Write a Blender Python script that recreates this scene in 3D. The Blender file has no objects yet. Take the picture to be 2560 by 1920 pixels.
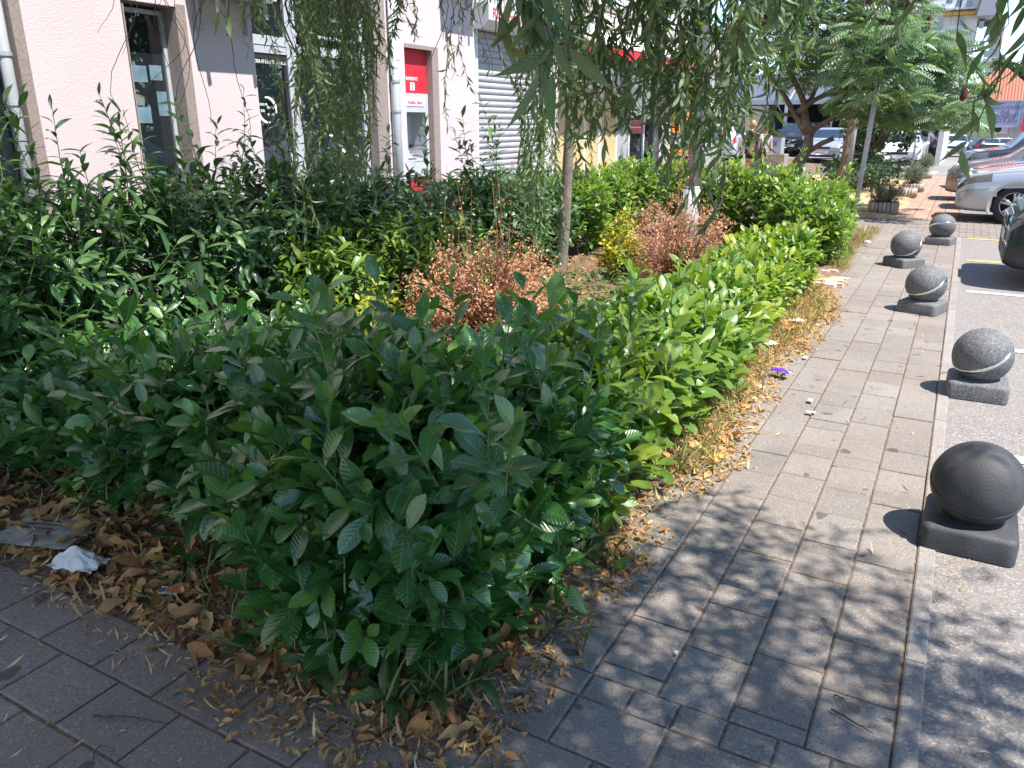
import bpy, bmesh, math, random
import numpy as np
from mathutils import Vector, Matrix

# ------------------------------------------------------------------ camera, sky, sun, exposure
scene = bpy.context.scene
COL = scene.collection
R = math.radians
F, PITCH, HEAD, HCAM = 1950.0, R(18.49), R(29.15), 1.6
cam = bpy.data.cameras.new('camera'); camo = bpy.data.objects.new('camera', cam); COL.objects.link(camo)
cam.sensor_width = 36.0; cam.lens = 36.0 * F / 2560.0; cam.clip_start = 0.05; cam.clip_end = 3000
camo.location = (0, 0, HCAM); camo.rotation_euler = (math.pi / 2 - PITCH, 0, HEAD)
scene.camera = camo
SUN_EL, SUN_AZ = R(63), R(-10)          # azimuth measured from +X towards +Y
w = bpy.data.worlds.new("World"); scene.world = w; w.use_nodes = True
wn = w.node_tree.nodes; sky = wn.new('ShaderNodeTexSky'); sky.sky_type = 'NISHITA'; sky.sun_disc = False
sky.sun_elevation = SUN_EL; sky.sun_rotation = math.pi / 2 - SUN_AZ; sky.air_density = 1.0; sky.altitude = 1800; sky.dust_density = 0.1; sky.ozone_density = 1.8
wn['Background'].inputs[1].default_value = 0.15
w.node_tree.links.new(sky.outputs[0], wn['Background'].inputs[0])
sl = bpy.data.lights.new('sun', 'SUN'); sl.energy = 4.5; sl.angle = R(0.53); sl.color = (1.0, 0.955, 0.89)
so = bpy.data.objects.new('sun', sl); COL.objects.link(so)
sdir = Vector((math.cos(SUN_EL) * math.cos(SUN_AZ), math.cos(SUN_EL) * math.sin(SUN_AZ), math.sin(SUN_EL)))
so.rotation_euler = sdir.to_track_quat('Z', 'Y').to_euler(); so.location = (6, -2, 12)
vs = scene.view_settings
scene.display_settings.display_device = 'sRGB'
vs.view_transform = 'Standard'; vs.look = 'None'; vs.gamma = 1.0; vs.use_curve_mapping = False; vs.exposure = 1.2
scene.cycles.max_bounces = 7; scene.cycles.diffuse_bounces = 3; scene.cycles.glossy_bounces = 3
scene.cycles.transmission_bounces = 5; scene.cycles.transparent_max_bounces = 8
scene.cycles.use_denoising = True; scene.cycles.caustics_reflective = False; scene.cycles.caustics_refractive = False

# ------------------------------------------------------------------ helpers
rng = np.random.default_rng(7); random.seed(7)
cH, sH = math.cos(HEAD), math.sin(HEAD)
def ray(x, y):
    r = (x - 1280) / F; u = (960 - y) / F
    gf = math.cos(PITCH) + u * math.sin(PITCH); z = -math.sin(PITCH) + u * math.cos(PITCH)
    return np.array([r * cH - gf * sH, r * sH + gf * cH, z])
def at_d(x, y, d): return np.array([0, 0, HCAM]) + ray(x, y) * d
def at_y(x, y, Y): a = ray(x, y); return np.array([0, 0, HCAM]) + a * (Y / a[1])
def at_x(x, y, X): a = ray(x, y); return np.array([0, 0, HCAM]) + a * (X / a[0])
def gz(X, Y):
    t = np.clip((np.asarray(X, float) + 6) / 3, 0, 1); t = t * t * (3 - 2 * t)
    return -0.0155 * np.maximum(0, np.asarray(Y, float) - 17) * t

def rgb(h):
    return tuple(((int(h[i:i + 2], 16) / 255) ** 2.2) for i in (0, 2, 4)) + (1,)
MATS = {}
def nt(name):
    m = bpy.data.materials.new(name); m.use_nodes = True; MATS[name] = m
    n = m.node_tree.nodes; return m, n, m.node_tree.links, n['Principled BSDF']
def noise(n, l, scale, detail=3, coord='Object', vec=None):
    tc = n.new('ShaderNodeTexCoord'); t = n.new('ShaderNodeTexNoise'); t.inputs['Scale'].default_value = scale
    t.inputs['Detail'].default_value = detail; l.new(vec if vec is not None else tc.outputs[coord], t.inputs['Vector']); return t
def ramp(n, l, src, stops):
    r = n.new('ShaderNodeValToRGB'); l.new(src, r.inputs[0]); e = r.color_ramp.elements
    while len(e) < len(stops): e.new(0.5)
    for k, (p, c) in enumerate(stops): e[k].position = p; e[k].color = c
    return r.outputs[0]
def mixc(n, l, fac, a, b, mode='MIX'):
    m = n.new('ShaderNodeMix'); m.data_type = 'RGBA'; m.blend_type = mode
    for sock, v in ((m.inputs[0], fac), (m.inputs[6], a), (m.inputs[7], b)):
        if hasattr(v, 'is_output') or isinstance(v, bpy.types.NodeSocket): l.new(v, sock)
        else: sock.default_value = v
    return m.outputs[2]
def bump(n, l, src, strength, dist, bs):
    b = n.new('ShaderNodeBump'); b.inputs['Strength'].default_value = strength; b.inputs['Distance'].default_value = dist
    l.new(src, b.inputs['Height']); l.new(b.outputs[0], bs.inputs['Normal'])
def plain(name, col, rough=0.6, metal=0.0, var=0.12, scale=6, bmp=0.0, coat=0.0, spec=0.5, bscale=None):
    m, n, l, p = nt(name)
    c = col if len(col) == 4 else tuple(col) + (1,)
    t = noise(n, l, scale, 4)
    lo = tuple(v * (1 - var) for v in c[:3]) + (1,); hi = tuple(min(1, v * (1 + var)) for v in c[:3]) + (1,)
    l.new(ramp(n, l, t.outputs[0], [(0.3, lo), (0.7, hi)]), p.inputs['Base Color'])
    p.inputs['Roughness'].default_value = rough; p.inputs['Metallic'].default_value = metal
    p.inputs['Specular IOR Level'].default_value = spec; p.inputs['Coat Weight'].default_value = coat; p.inputs['Coat Roughness'].default_value = 0.05
    if bmp: bump(n, l, noise(n, l, bscale or scale * 8, 3).outputs[0], bmp, 0.01, p)
    return m

def leafmat(name, ca, cb, cc, vein=0.25, rough=0.4, trans=0.35, coat=0.0, spec=0.5):
    """ca..cb by tint.r, towards cc (yellow / new growth) by tint.g; pale midrib from the leaf's own uv"""
    m, n, l, p = nt(name)
    at = n.new('ShaderNodeAttribute'); at.attribute_name = 'tint'
    sp = n.new('ShaderNodeSeparateColor'); l.new(at.outputs['Color'], sp.inputs[0])
    c = mixc(n, l, sp.outputs[0], ca, cb); c = mixc(n, l, sp.outputs[1], c, cc)
    if vein:
        uv = n.new('ShaderNodeUVMap'); s2 = n.new('ShaderNodeSeparateXYZ'); l.new(uv.outputs[0], s2.inputs[0])
        a = n.new('ShaderNodeMath'); a.operation = 'SUBTRACT'; l.new(s2.outputs[0], a.inputs[0]); a.inputs[1].default_value = 0.5
        b = n.new('ShaderNodeMath'); b.operation = 'ABSOLUTE'; l.new(a.outputs[0], b.inputs[0])
        # side veins: stripes slanting off the midrib
        k = n.new('ShaderNodeMath'); k.operation = 'MULTIPLY_ADD'; l.new(b.outputs[0], k.inputs[0]); k.inputs[1].default_value = -0.45; l.new(s2.outputs[1], k.inputs[2])
        k2 = n.new('ShaderNodeMath'); k2.operation = 'MULTIPLY'; l.new(k.outputs[0], k2.inputs[0]); k2.inputs[1].default_value = 58
        k3 = n.new('ShaderNodeMath'); k3.operation = 'SINE'; l.new(k2.outputs[0], k3.inputs[0])
        mr = n.new('ShaderNodeMapRange'); l.new(b.outputs[0], mr.inputs[0]); mr.inputs[1].default_value = 0.012; mr.inputs[2].default_value = 0.05
        mr.inputs[3].default_value = 1; mr.inputs[4].default_value = 0
        sv = n.new('ShaderNodeMapRange'); l.new(k3.outputs[0], sv.inputs[0]); sv.inputs[1].default_value = 0.75; sv.inputs[2].default_value = 1
        sv.inputs[3].default_value = 0; sv.inputs[4].default_value = 0.22
        mx = n.new('ShaderNodeMath'); mx.operation = 'MAXIMUM'; l.new(mr.outputs[0], mx.inputs[0]); l.new(sv.outputs[0], mx.inputs[1])
        f = n.new('ShaderNodeMath'); f.operation = 'MULTIPLY'; l.new(mx.outputs[0], f.inputs[0]); f.inputs[1].default_value = vein
        c = mixc(n, l, f.outputs[0], c, (0.22, 0.34, 0.10, 1))
        bump(n, l, k3.outputs[0], 0.32, 0.0014, p)
    l.new(c, p.inputs['Base Color']); p.inputs['Roughness'].default_value = rough; p.inputs['Specular IOR Level'].default_value = spec
    p.inputs['Coat Weight'].default_value = coat; p.inputs['Coat Roughness'].default_value = 0.2
    if trans:
        tr = n.new('ShaderNodeBsdfTranslucent'); tc = mixc(n, l, 1.0, c, (1.5, 1.9, 0.6, 1), 'MULTIPLY'); l.new(tc, tr.inputs[0])
        ms = n.new('ShaderNodeMixShader'); ms.inputs[0].default_value = trans
        l.new(p.outputs[0], ms.inputs[1]); l.new(tr.outputs[0], ms.inputs[2]); l.new(ms.outputs[0], n['Material Output'].inputs[0])
    return m

def tag(o, label=None, cat=None, group=None, kind=None):
    if label: o['label'] = label
    if cat: o['category'] = cat
    if group: o['group'] = group
    if kind: o['kind'] = kind
    return o
def empty(name, loc, label=None, cat=None, group=None, rz=0):
    o = bpy.data.objects.new(name, None); COL.objects.link(o); o.location = loc; o.rotation_euler = (0, 0, rz); o.empty_display_size = 0.2
    return tag(o, label, cat, group)
def copy_tree(o, parent=None):
    c = o.copy(); COL.objects.link(c)
    if parent is not None: c.parent = parent
    for ch in list(o.children): copy_tree(ch, c)
    return c

class NP:
    """batched quad mesh: verts, quads, uv per vertex, tint per vertex"""
    def __init__(s): s.v = []; s.f = []; s.uv = []; s.t = []; s.m = []; s.n = 0
    def add(s, V, Fq, UV=None, T=None, mi=0):
        s.v.append(V); s.f.append(Fq + s.n); s.n += len(V)
        s.uv.append(UV if UV is not None else np.zeros((len(V), 2))); s.m.append(np.full(len(Fq), mi))
        s.t.append(T if T is not None else np.zeros((len(V), 2)))
    def build(s, name, mats, parent=None, smooth=True, loc=None):
        V = np.concatenate(s.v).astype(np.float32); Q = np.concatenate(s.f).astype(np.int32)
        UV = np.concatenate(s.uv).astype(np.float32); T = np.concatenate(s.t).astype(np.float32)
        if loc is not None: V = V - np.array(loc, np.float32)
        me = bpy.data.meshes.new(name)
        me.vertices.add(len(V)); me.vertices.foreach_set('co', V.ravel())
        me.loops.add(Q.size); me.loops.foreach_set('vertex_index', Q.ravel())
        me.polygons.add(len(Q)); me.polygons.foreach_set('loop_start', np.arange(0, Q.size, 4, dtype=np.int32))
        me.polygons.foreach_set('loop_total', np.full(len(Q), 4, dtype=np.int32))
        me.polygons.foreach_set('material_index', np.concatenate(s.m).astype(np.int32))
        me.update(calc_edges=True); me.polygons.foreach_set('use_smooth', np.full(len(Q), smooth))
        ul = me.uv_layers.new(name='UVMap'); ul.data.foreach_set('uv', UV[Q.ravel()].ravel())
        at = me.attributes.new('tint', 'FLOAT_COLOR', 'POINT')
        c4 = np.ones((len(V), 4), np.float32); c4[:, :2] = T; c4[:, 2] = 0; at.data.foreach_set('color', c4.ravel())
        me.validate()
        for m in (mats if isinstance(mats, (list, tuple)) else [mats]): me.materials.append(m)
        o = bpy.data.objects.new(name, me); COL.objects.link(o)
        if parent is not None: o.parent = parent
        if loc is not None and parent is None: o.location = loc
        return o
    def box(s, x0, x1, y0, y1, z0, z1, mi=0, T=None):
        V = np.array([[x, y, z] for z in (z0, z1) for y in (y0, y1) for x in (x0, x1)], float)
        Q = np.array([[0, 2, 3, 1], [4, 5, 7, 6], [0, 1, 5, 4], [2, 6, 7, 3], [0, 4, 6, 2], [1, 3, 7, 5]])
        s.add(V, Q, None, None if T is None else np.tile(T, (8, 1)), mi); return s
    def tube(s, P, rad, sides=6, mi=0, cap=True, T=None):
        P = np.asarray(P, float); n = len(P); rad = np.broadcast_to(np.asarray(rad, float), (n,))
        tg = np.gradient(P, axis=0); tg /= np.linalg.norm(tg, axis=1)[:, None] + 1e-9
        ref = np.array([0.0, 0, 1]) if abs(tg[0][2]) < 0.9 else np.array([1.0, 0, 0])
        a = np.cross(tg, ref); bad = np.linalg.norm(a, axis=1) < 1e-3; a[bad] = np.cross(tg[bad], [0.3, 1, 0.1]); a /= np.linalg.norm(a, axis=1)[:, None]
        for i in range(1, n):
            a[i] = a[i - 1] - tg[i] * np.dot(a[i - 1], tg[i]); a[i] /= np.linalg.norm(a[i]) + 1e-9
        b = np.cross(tg, a); th = np.linspace(0, 2 * np.pi, sides, endpoint=False)
        V = P[:, None, :] + rad[:, None, None] * (np.cos(th)[None, :, None] * a[:, None, :] + np.sin(th)[None, :, None] * b[:, None, :])
        V = V.reshape(-1, 3); i, j = np.meshgrid(np.arange(n - 1), np.arange(sides), indexing='ij'); j2 = (j + 1) % sides
        Q = np.stack([i * sides + j, i * sides + j2, (i + 1) * sides + j2, (i + 1) * sides + j], -1).reshape(-1, 4)
        if cap and sides >= 4:
            V = np.vstack([V, P[0], P[-1]]); k0 = n * sides; extra = []
            for j0 in range(0, sides, 2):
                extra.append([k0, (j0 + 2) % sides, (j0 + 1) % sides, j0]); m = (n - 1) * sides
                extra.append([k0 + 1, m + j0, m + (j0 + 1) % sides, m + (j0 + 2) % sides])
            if sides % 2 == 0: Q = np.vstack([Q, extra])
        s.add(V, Q, None, None if T is None else np.tile(T, (len(V), 1)), mi); return s
    def lathe(s, prof, seg=24, axis='z', c=(0, 0, 0), mi=0):
        prof = np.asarray(prof, float); n = len(prof); th = np.linspace(0, 2 * np.pi, seg, endpoint=False)
        r = prof[:, 0][:, None]; h = np.repeat(prof[:, 1][:, None], seg, 1); x = r * np.cos(th); y = r * np.sin(th)
        if axis == 'z': V = np.stack([x, y, h], -1)
        elif axis == 'y': V = np.stack([y, h, x], -1)
        else: V = np.stack([h, x, y], -1)
        V = V.reshape(-1, 3) + np.array(c); i, j = np.meshgrid(np.arange(n - 1), np.arange(seg), indexing='ij'); j2 = (j + 1) % seg
        Q = np.stack([i * seg + j, i * seg + j2, (i + 1) * seg + j2, (i + 1) * seg + j], -1).reshape(-1, 4)
        s.add(V, Q, None, None, mi); return s

def leaf_tpl(n, W, droop=0.3, fold=0.12, twist=0.0, tip=1.4, base=0.7, wave=0.0, widest=0.5):
    ys = np.linspace(0, 1, n + 1); V = []; UV = []
    for i, t in enumerate(ys):
        wd = max(0.02, math.sin(math.pi * (t ** (math.log(0.5) / math.log(widest)))) ** (base if t < widest else tip * 0.6)) * W / 2
        if i == 0: wd = W * 0.04
        if i == n: wd = W * 0.03
        z = -droop * t * t; tw = twist * t
        y = t * (1 - 0.25 * abs(droop) * t)
        for s in (-1, 0, 1):
            lx = s * wd * math.cos(tw); lz = s * wd * math.sin(tw) + (abs(s) * wd * fold * 2) + wave * s * wd * math.sin(t * 14)
            V.append((lx, y, z + lz)); UV.append((0.5 + 0.5 * s * (wd / (W / 2)) , t))
    Q = []
    for i in range(n):
        a = i * 3
        Q += [[a, a + 1, a + 4, a + 3], [a + 1, a + 2, a + 5, a + 4]]
    return np.array(V), np.array(Q), np.array(UV)

def norm(a): return a / (np.linalg.norm(a, axis=-1, keepdims=True) + 1e-9)
def place(mb, tpls, P, D, N, L, T, mi=0, widthvar=0.15):
    """put a leaf template at each P along D with normal N, length L"""
    D = norm(D); X = norm(np.cross(D, N)); Z = np.cross(X, D); idx = rng.integers(0, len(tpls), len(P))
    wv = 1 + rng.uniform(-widthvar, widthvar, len(P))
    for k, (V, Q, UV) in enumerate(tpls):
        s = np.where(idx == k)[0]
        if not len(s): continue
        W = (P[s][:, None, :] + L[s][:, None, None] * (V[None, :, 0:1] * wv[s][:, None, None] * X[s][:, None, :] + V[None, :, 1:2] * D[s][:, None, :] + V[None, :, 2:3] * Z[s][:, None, :]))
        nv = len(V); Qs = (Q[None] + (np.arange(len(s)) * nv)[:, None, None]).reshape(-1, 4)
        mb.add(W.reshape(-1, 3), Qs, np.tile(UV, (len(s), 1)), np.repeat(T[s], nv, 0), mi)

def text(s, size, loc, rot, mat, parent, name='lettering', ext=0.002, align='LEFT', sx=1.0, bold=0.0):
    cu = bpy.data.curves.new(name, 'FONT'); cu.body = s; cu.size = size; cu.extrude = ext; cu.align_x = align; cu.offset = bold
    o = bpy.data.objects.new(name, cu); COL.objects.link(o); bpy.context.view_layer.update()
    me = bpy.data.meshes.new_from_object(o.evaluated_get(bpy.context.evaluated_depsgraph_get()))
    bpy.data.objects.remove(o); me.materials.clear(); me.materials.append(mat)
    q = bpy.data.objects.new(name, me); COL.objects.link(q); q.location = loc; q.rotation_euler = rot; q.scale = (sx, 1, 1)
    if parent is not None: q.parent = parent
    return q
FX = (math.pi / 2, 0, math.pi / 2)     # lettering on a wall that faces +X
FY = (math.pi / 2, 0, 0)               # lettering that faces -Y

# ------------------------------------------------------------------ materials
M_soil, n, l, p = nt('soil')
t1 = noise(n, l, 3, 6); t2 = noise(n, l, 60, 4)
c = mixc(n, l, t2.outputs[0], ramp(n, l, t1.outputs[0], [(0.3, (0.08, 0.045, 0.028, 1)), (0.7, (0.17, 0.10, 0.062, 1))]), (0.22, 0.135, 0.08, 1))
l.new(c, p.inputs['Base Color']); p.inputs['Roughness'].default_value = 0.95; bump(n, l, t2.outputs[0], 0.9, 0.02, p)

def paver_mat(name, a, b, speck, joint_warm=None):
    m, n, l, p = nt(name)
    at = n.new('ShaderNodeAttribute'); at.attribute_name = 'tint'; sp = n.new('ShaderNodeSeparateColor'); l.new(at.outputs['Color'], sp.inputs[0])
    c = mixc(n, l, sp.outputs[0], a, b)
    big = noise(n, l, 1.1, 4); c = mixc(n, l, ramp(n, l, big.outputs[0], [(0.35, (0, 0, 0, 1)), (0.7, (0.45, 0.45, 0.45, 1))]), c, tuple(v * 0.72 for v in a[:3]) + (1,))
    v = n.new('ShaderNodeTexVoronoi'); v.inputs['Scale'].default_value = 190; tc = n.new('ShaderNodeTexCoord'); l.new(tc.outputs['Object'], v.inputs['Vector'])
    sc = n.new('ShaderNodeSeparateColor'); l.new(v.outputs['Color'], sc.inputs[0])
    c = mixc(n, l, ramp(n, l, sc.outputs[0], [(0.90, (0, 0, 0, 1)), (0.94, (0.42, 0.42, 0.42, 1))]), c, speck)
    c = mixc(n, l, ramp(n, l, sc.outputs[1], [(0.84, (0, 0, 0, 1)), (0.92, (0.6, 0.6, 0.6, 1))]), c, tuple(x * 0.45 for x in a[:3]) + (1,))
    du = noise(n, l, 1.7, 6); c = mixc(n, l, ramp(n, l, du.outputs[0], [(0.40, (0, 0, 0, 1)), (0.68, (0.28, 0.28, 0.28, 1))]), c, (0.20, 0.135, 0.095, 1))
    sp1 = noise(n, l, 7.5, 1); c = mixc(n, l, ramp(n, l, sp1.outputs[0], [(0.715, (0, 0, 0, 1)), (0.73, (0.75, 0.75, 0.75, 1))]), c, tuple(x * 0.3 for x in a[:3]) + (1,))
    st1 = noise(n, l, 2.6, 6); c = mixc(n, l, ramp(n, l, st1.outputs[0], [(0.56, (0, 0, 0, 1)), (0.70, (0.4, 0.4, 0.4, 1))]), c, tuple(x * 0.6 for x in a[:3]) + (1,))
    fine = noise(n, l, 420, 2); l.new(c, p.inputs['Base Color']); p.inputs['Roughness'].default_value = 0.85
    bump(n, l, fine.outputs[0], 0.5, 0.003, p); return m
M_paver = paver_mat('concrete_paver', (0.200, 0.174, 0.151, 1), (0.262, 0.230, 0.201, 1), (0.46, 0.43, 0.39, 1))
M_ored = paver_mat('terracotta_paver', (0.36, 0.225, 0.16, 1), (0.43, 0.28, 0.20, 1), (0.52, 0.38, 0.3, 1))
M_kerb = paver_mat('kerb_concrete', (0.25, 0.225, 0.20, 1), (0.30, 0.275, 0.25, 1), (0.5, 0.48, 0.44, 1))
M_joint, n, l, p = nt('joint_dirt')
t = noise(n, l, 35, 5); l.new(ramp(n, l, t.outputs[0], [(0.35, (0.075, 0.055, 0.042, 1)), (0.65, (0.22, 0.15, 0.095, 1))]), p.inputs['Base Color']); p.inputs['Roughness'].default_value = 0.95
M_asph, n, l, p = nt('asphalt')
tc = n.new('ShaderNodeTexCoord'); v = n.new('ShaderNodeTexVoronoi'); v.inputs['Scale'].default_value = 120; l.new(tc.outputs['Object'], v.inputs['Vector'])
sc = n.new('ShaderNodeSeparateColor'); l.new(v.outputs['Color'], sc.inputs[0])
c = ramp(n, l, sc.outputs[0], [(0.0, (0.15, 0.137, 0.128, 1)), (0.5, (0.195, 0.177, 0.165, 1)), (0.8, (0.235, 0.214, 0.20, 1)), (1.0, (0.36, 0.33, 0.305, 1))])
b1 = noise(n, l, 0.5, 5); c = mixc(n, l, ramp(n, l, b1.outputs[0], [(0.4, (0, 0, 0, 1)), (0.7, (0.5, 0.5, 0.5, 1))]), c, (0.22, 0.19, 0.17, 1))
c = mixc(n, l, ramp(n, l, noise(n, l, 3.5, 6).outputs[0], [(0.55, (0, 0, 0, 1)), (0.75, (0.4, 0.4, 0.4, 1))]), c, (0.15, 0.13, 0.12, 1))
l.new(c, p.inputs['Base Color']); p.inputs['Roughness'].default_value = 0.9; bump(n, l, v.outputs['Distance'], 0.4, 0.004, p)
M_line = plain('road_paint_white', (0.62, 0.60, 0.57), 0.8, var=0.25, scale=30)
M_yline = plain('road_paint_yellow', (0.62, 0.42, 0.10), 0.8, var=0.25, scale=30)

M_wall, n, l, p = nt('pink_roughcast')
t = noise(n, l, 0.9, 5); t2 = noise(n, l, 55, 3); t3 = noise(n, l, 130, 2)
c = ramp(n, l, t.outputs[0], [(0.3, (0.58, 0.49, 0.497, 1)), (0.7, (0.63, 0.54, 0.542, 1))])
l.new(c, p.inputs['Base Color']); p.inputs['Roughness'].default_value = 0.95
ad = n.new('ShaderNodeMath'); ad.operation = 'ADD'; l.new(t2.outputs[0], ad.inputs[0]); l.new(t3.outputs[0], ad.inputs[1]); bump(n, l, ad.outputs[0], 0.45, 0.007, p)
M_reveal = plain('brown_roughcast', (0.36, 0.29, 0.265), 0.95, var=0.2, scale=60, bmp=0.8)
M_frame = plain('grey_aluminium', (0.52, 0.54, 0.58), 0.4, 0.2, var=0.04)
M_whitemetal = plain('white_painted_metal', (0.72, 0.72, 0.73), 0.45, var=0.05)
M_shutter = plain('shutter_metal', (0.42, 0.42, 0.44), 0.5, 0.1, var=0.06)
M_galv = plain('galvanised_steel', (0.40, 0.42, 0.43), 0.6, 0.2, var=0.15, scale=14)
M_dark = plain('dark_plastic', (0.025, 0.026, 0.03), 0.5)
M_black = plain('black_rubber', (0.02, 0.02, 0.021), 0.75)
M_red = plain('red_panel', (0.70, 0.025, 0.045), 0.45, var=0.05)
M_orange = plain('orange_panel', (0.85, 0.22, 0.02), 0.45, var=0.05)
M_beige = plain('beige_panel', (0.62, 0.44, 0.22), 0.6, var=0.08, scale=2)
M_grey = plain('grey_panel', (0.36, 0.37, 0.385), 0.5, var=0.06)
M_white = plain('white_print', (0.80, 0.80, 0.80), 0.5, var=0.02)
M_redprint = plain('red_print', (0.72, 0.03, 0.06), 0.5, var=0.02)
M_blue = plain('blue_sign', (0.02, 0.12, 0.55), 0.4, var=0.05)
M_conc = plain('weathered_concrete', (0.33, 0.28, 0.24), 0.9, var=0.3, scale=5, bmp=0.4)
M_bark = plain('smooth_willow_bark', (0.20, 0.165, 0.13), 0.85, var=0.3, scale=12, bmp=0.6)
M_bark2 = plain('grey_brown_bark', (0.17, 0.13, 0.10), 0.9, var=0.35, scale=10, bmp=0.7)
M_rtwig = plain('reddish_twig', (0.26, 0.12, 0.07), 0.8, var=0.3, scale=30)
M_twig = plain('brown_twig', (0.085, 0.05, 0.035), 0.8, var=0.3, scale=30)
M_gstem = plain('green_stem', (0.12, 0.17, 0.05), 0.6, var=0.2, scale=30)
def glass_mat(name, col, tr=0.25):
    m, n, l, p = nt(name)
    p.inputs['Base Color'].default_value = col; p.inputs['Roughness'].default_value = 0.015; p.inputs['IOR'].default_value = 1.9
    p.inputs['Specular IOR Level'].default_value = 0.8
    t = noise(n, l, 0.8, 2); bump(n, l, t.outputs[0], 0.06, 0.02, p)
    if tr:
        tb = n.new('ShaderNodeBsdfTransparent'); tb.inputs[0].default_value = (0.8, 0.85, 0.87, 1); ms = n.new('ShaderNodeMixShader'); ms.inputs[0].default_value = tr
        l.new(p.outputs[0], ms.inputs[1]); l.new(tb.outputs[0], ms.inputs[2]); l.new(ms.outputs[0], n['Material Output'].inputs[0])
    return m
M_glass = glass_mat('window_glass', (0.02, 0.028, 0.032, 1), 0.28)
M_cglass = glass_mat('car_glass', (0.02, 0.03, 0.04, 1), 0.0)
M_lens, n, l, p = nt('lamp_lens'); p.inputs['Base Color'].default_value = (0.11, 0.11, 0.10, 1); p.inputs['Roughness'].default_value = 0.06; p.inputs['Coat Weight'].default_value = 1.0
M_tail = plain('tail_lens', (0.45, 0.01, 0.01), 0.15, coat=1.0, var=0.2, scale=30)
M_rim = plain('alloy_rim', (0.55, 0.55, 0.56), 0.3, 0.8, var=0.05)
M_plate = plain('number_plate', (0.62, 0.62, 0.60), 0.4, var=0.03)
M_boll, n, l, p = nt('dark_cast_stone')
v = n.new('ShaderNodeTexVoronoi'); v.inputs['Scale'].default_value = 130; tc = n.new('ShaderNodeTexCoord'); l.new(tc.outputs['Object'], v.inputs['Vector'])
sc = n.new('ShaderNodeSeparateColor'); l.new(v.outputs['Color'], sc.inputs[0])
c = ramp(n, l, sc.outputs[0], [(0.0, (0.075, 0.076, 0.08, 1)), (0.6, (0.115, 0.116, 0.12, 1)), (1.0, (0.20, 0.20, 0.205, 1))])
c = mixc(n, l, ramp(n, l, noise(n, l, 5, 5).outputs[0], [(0.45, (0, 0, 0, 1)), (0.75, (0.5, 0.5, 0.5, 1))]), c, (0.17, 0.16, 0.15, 1))
l.new(c, p.inputs['Base Color']); p.inputs['Roughness'].default_value = 0.68; bump(n, l, v.outputs['Distance'], 0.5, 0.003, p)
M_band, n, l, p = nt('polished_band'); p.inputs['Metallic'].default_value = 1; p.inputs['Roughness'].default_value = 0.14; p.inputs['Base Color'].default_value = (0.75, 0.75, 0.75, 1)
M_boll2 = plain('black_painted_stone', (0.040, 0.041, 0.044), 0.62, var=0.45, scale=8, bmp=0.25, bscale=160)

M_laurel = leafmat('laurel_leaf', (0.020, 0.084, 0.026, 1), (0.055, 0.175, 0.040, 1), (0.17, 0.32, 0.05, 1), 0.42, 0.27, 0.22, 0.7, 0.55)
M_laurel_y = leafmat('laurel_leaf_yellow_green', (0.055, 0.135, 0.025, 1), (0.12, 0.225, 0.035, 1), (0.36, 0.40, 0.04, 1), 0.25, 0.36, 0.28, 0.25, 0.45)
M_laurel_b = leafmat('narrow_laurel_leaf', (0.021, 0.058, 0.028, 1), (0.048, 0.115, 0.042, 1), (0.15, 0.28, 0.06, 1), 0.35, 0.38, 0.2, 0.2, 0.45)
M_willow = leafmat('willow_leaf', (0.10, 0.155, 0.075, 1), (0.17, 0.235, 0.12, 1), (0.20, 0.22, 0.07, 1), 0.2, 0.45, 0.3)
M_willow_shaded = leafmat('willow_leaf_dark', (0.075, 0.13, 0.062, 1), (0.125, 0.19, 0.095, 1), (0.24, 0.22, 0.06, 1), 0.25, 0.42, 0.28)  # same willow leaf, with the shade of its own crown put into the colour
M_sumac = leafmat('sumac_leaflet', (0.125, 0.19, 0.115, 1), (0.20, 0.28, 0.175, 1), (0.2, 0.30, 0.10, 1), 0.0, 0.38, 0.3)
M_barb = leafmat('barberry_leaf', (0.66, 0.25, 0.17, 1), (0.75, 0.40, 0.33, 1), (0.50, 0.44, 0.12, 1), 0.0, 0.45, 0.3)
M_barb2 = leafmat('barberry_leaf_dull', (0.52, 0.20, 0.15, 1), (0.64, 0.34, 0.28, 1), (0.38, 0.30, 0.08, 1), 0.0, 0.45, 0.3)
M_euon = leafmat('golden_euonymus_leaf', (0.16, 0.24, 0.03, 1), (0.30, 0.36, 0.04, 1), (0.62, 0.50, 0.05, 1), 0.0, 0.4, 0.3)
M_litter = leafmat('fallen_leaf', (0.28, 0.11, 0.045, 1), (0.55, 0.26, 0.11, 1), (0.64, 0.44, 0.18, 1), 0.2, 0.7, 0.1, spec=0.25)
M_litter2 = leafmat('fallen_willow_leaf', (0.42, 0.22, 0.11, 1), (0.60, 0.37, 0.18, 1), (0.68, 0.58, 0.30, 1), 0.15, 0.65, 0.15, spec=0.25)
M_grassd = leafmat('dry_grass', (0.34, 0.24, 0.10, 1), (0.50, 0.37, 0.17, 1), (0.10, 0.16, 0.04, 1), 0.0, 0.7, 0.2, spec=0.2)
M_grassg = leafmat('green_weed', (0.05, 0.10, 0.035, 1), (0.09, 0.15, 0.05, 1), (0.35, 0.30, 0.12, 1), 0.2, 0.6, 0.25, spec=0.25)
M_lav = leafmat('lavender_leaf', (0.13, 0.17, 0.12, 1), (0.22, 0.26, 0.18, 1), (0.28, 0.27, 0.18, 1), 0.0, 0.7, 0.15)
M_fig = leafmat('broad_tree_leaf', (0.022, 0.055, 0.028, 1), (0.045, 0.09, 0.04, 1), (0.10, 0.16, 0.05, 1), 0.0, 0.45, 0.2)
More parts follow.
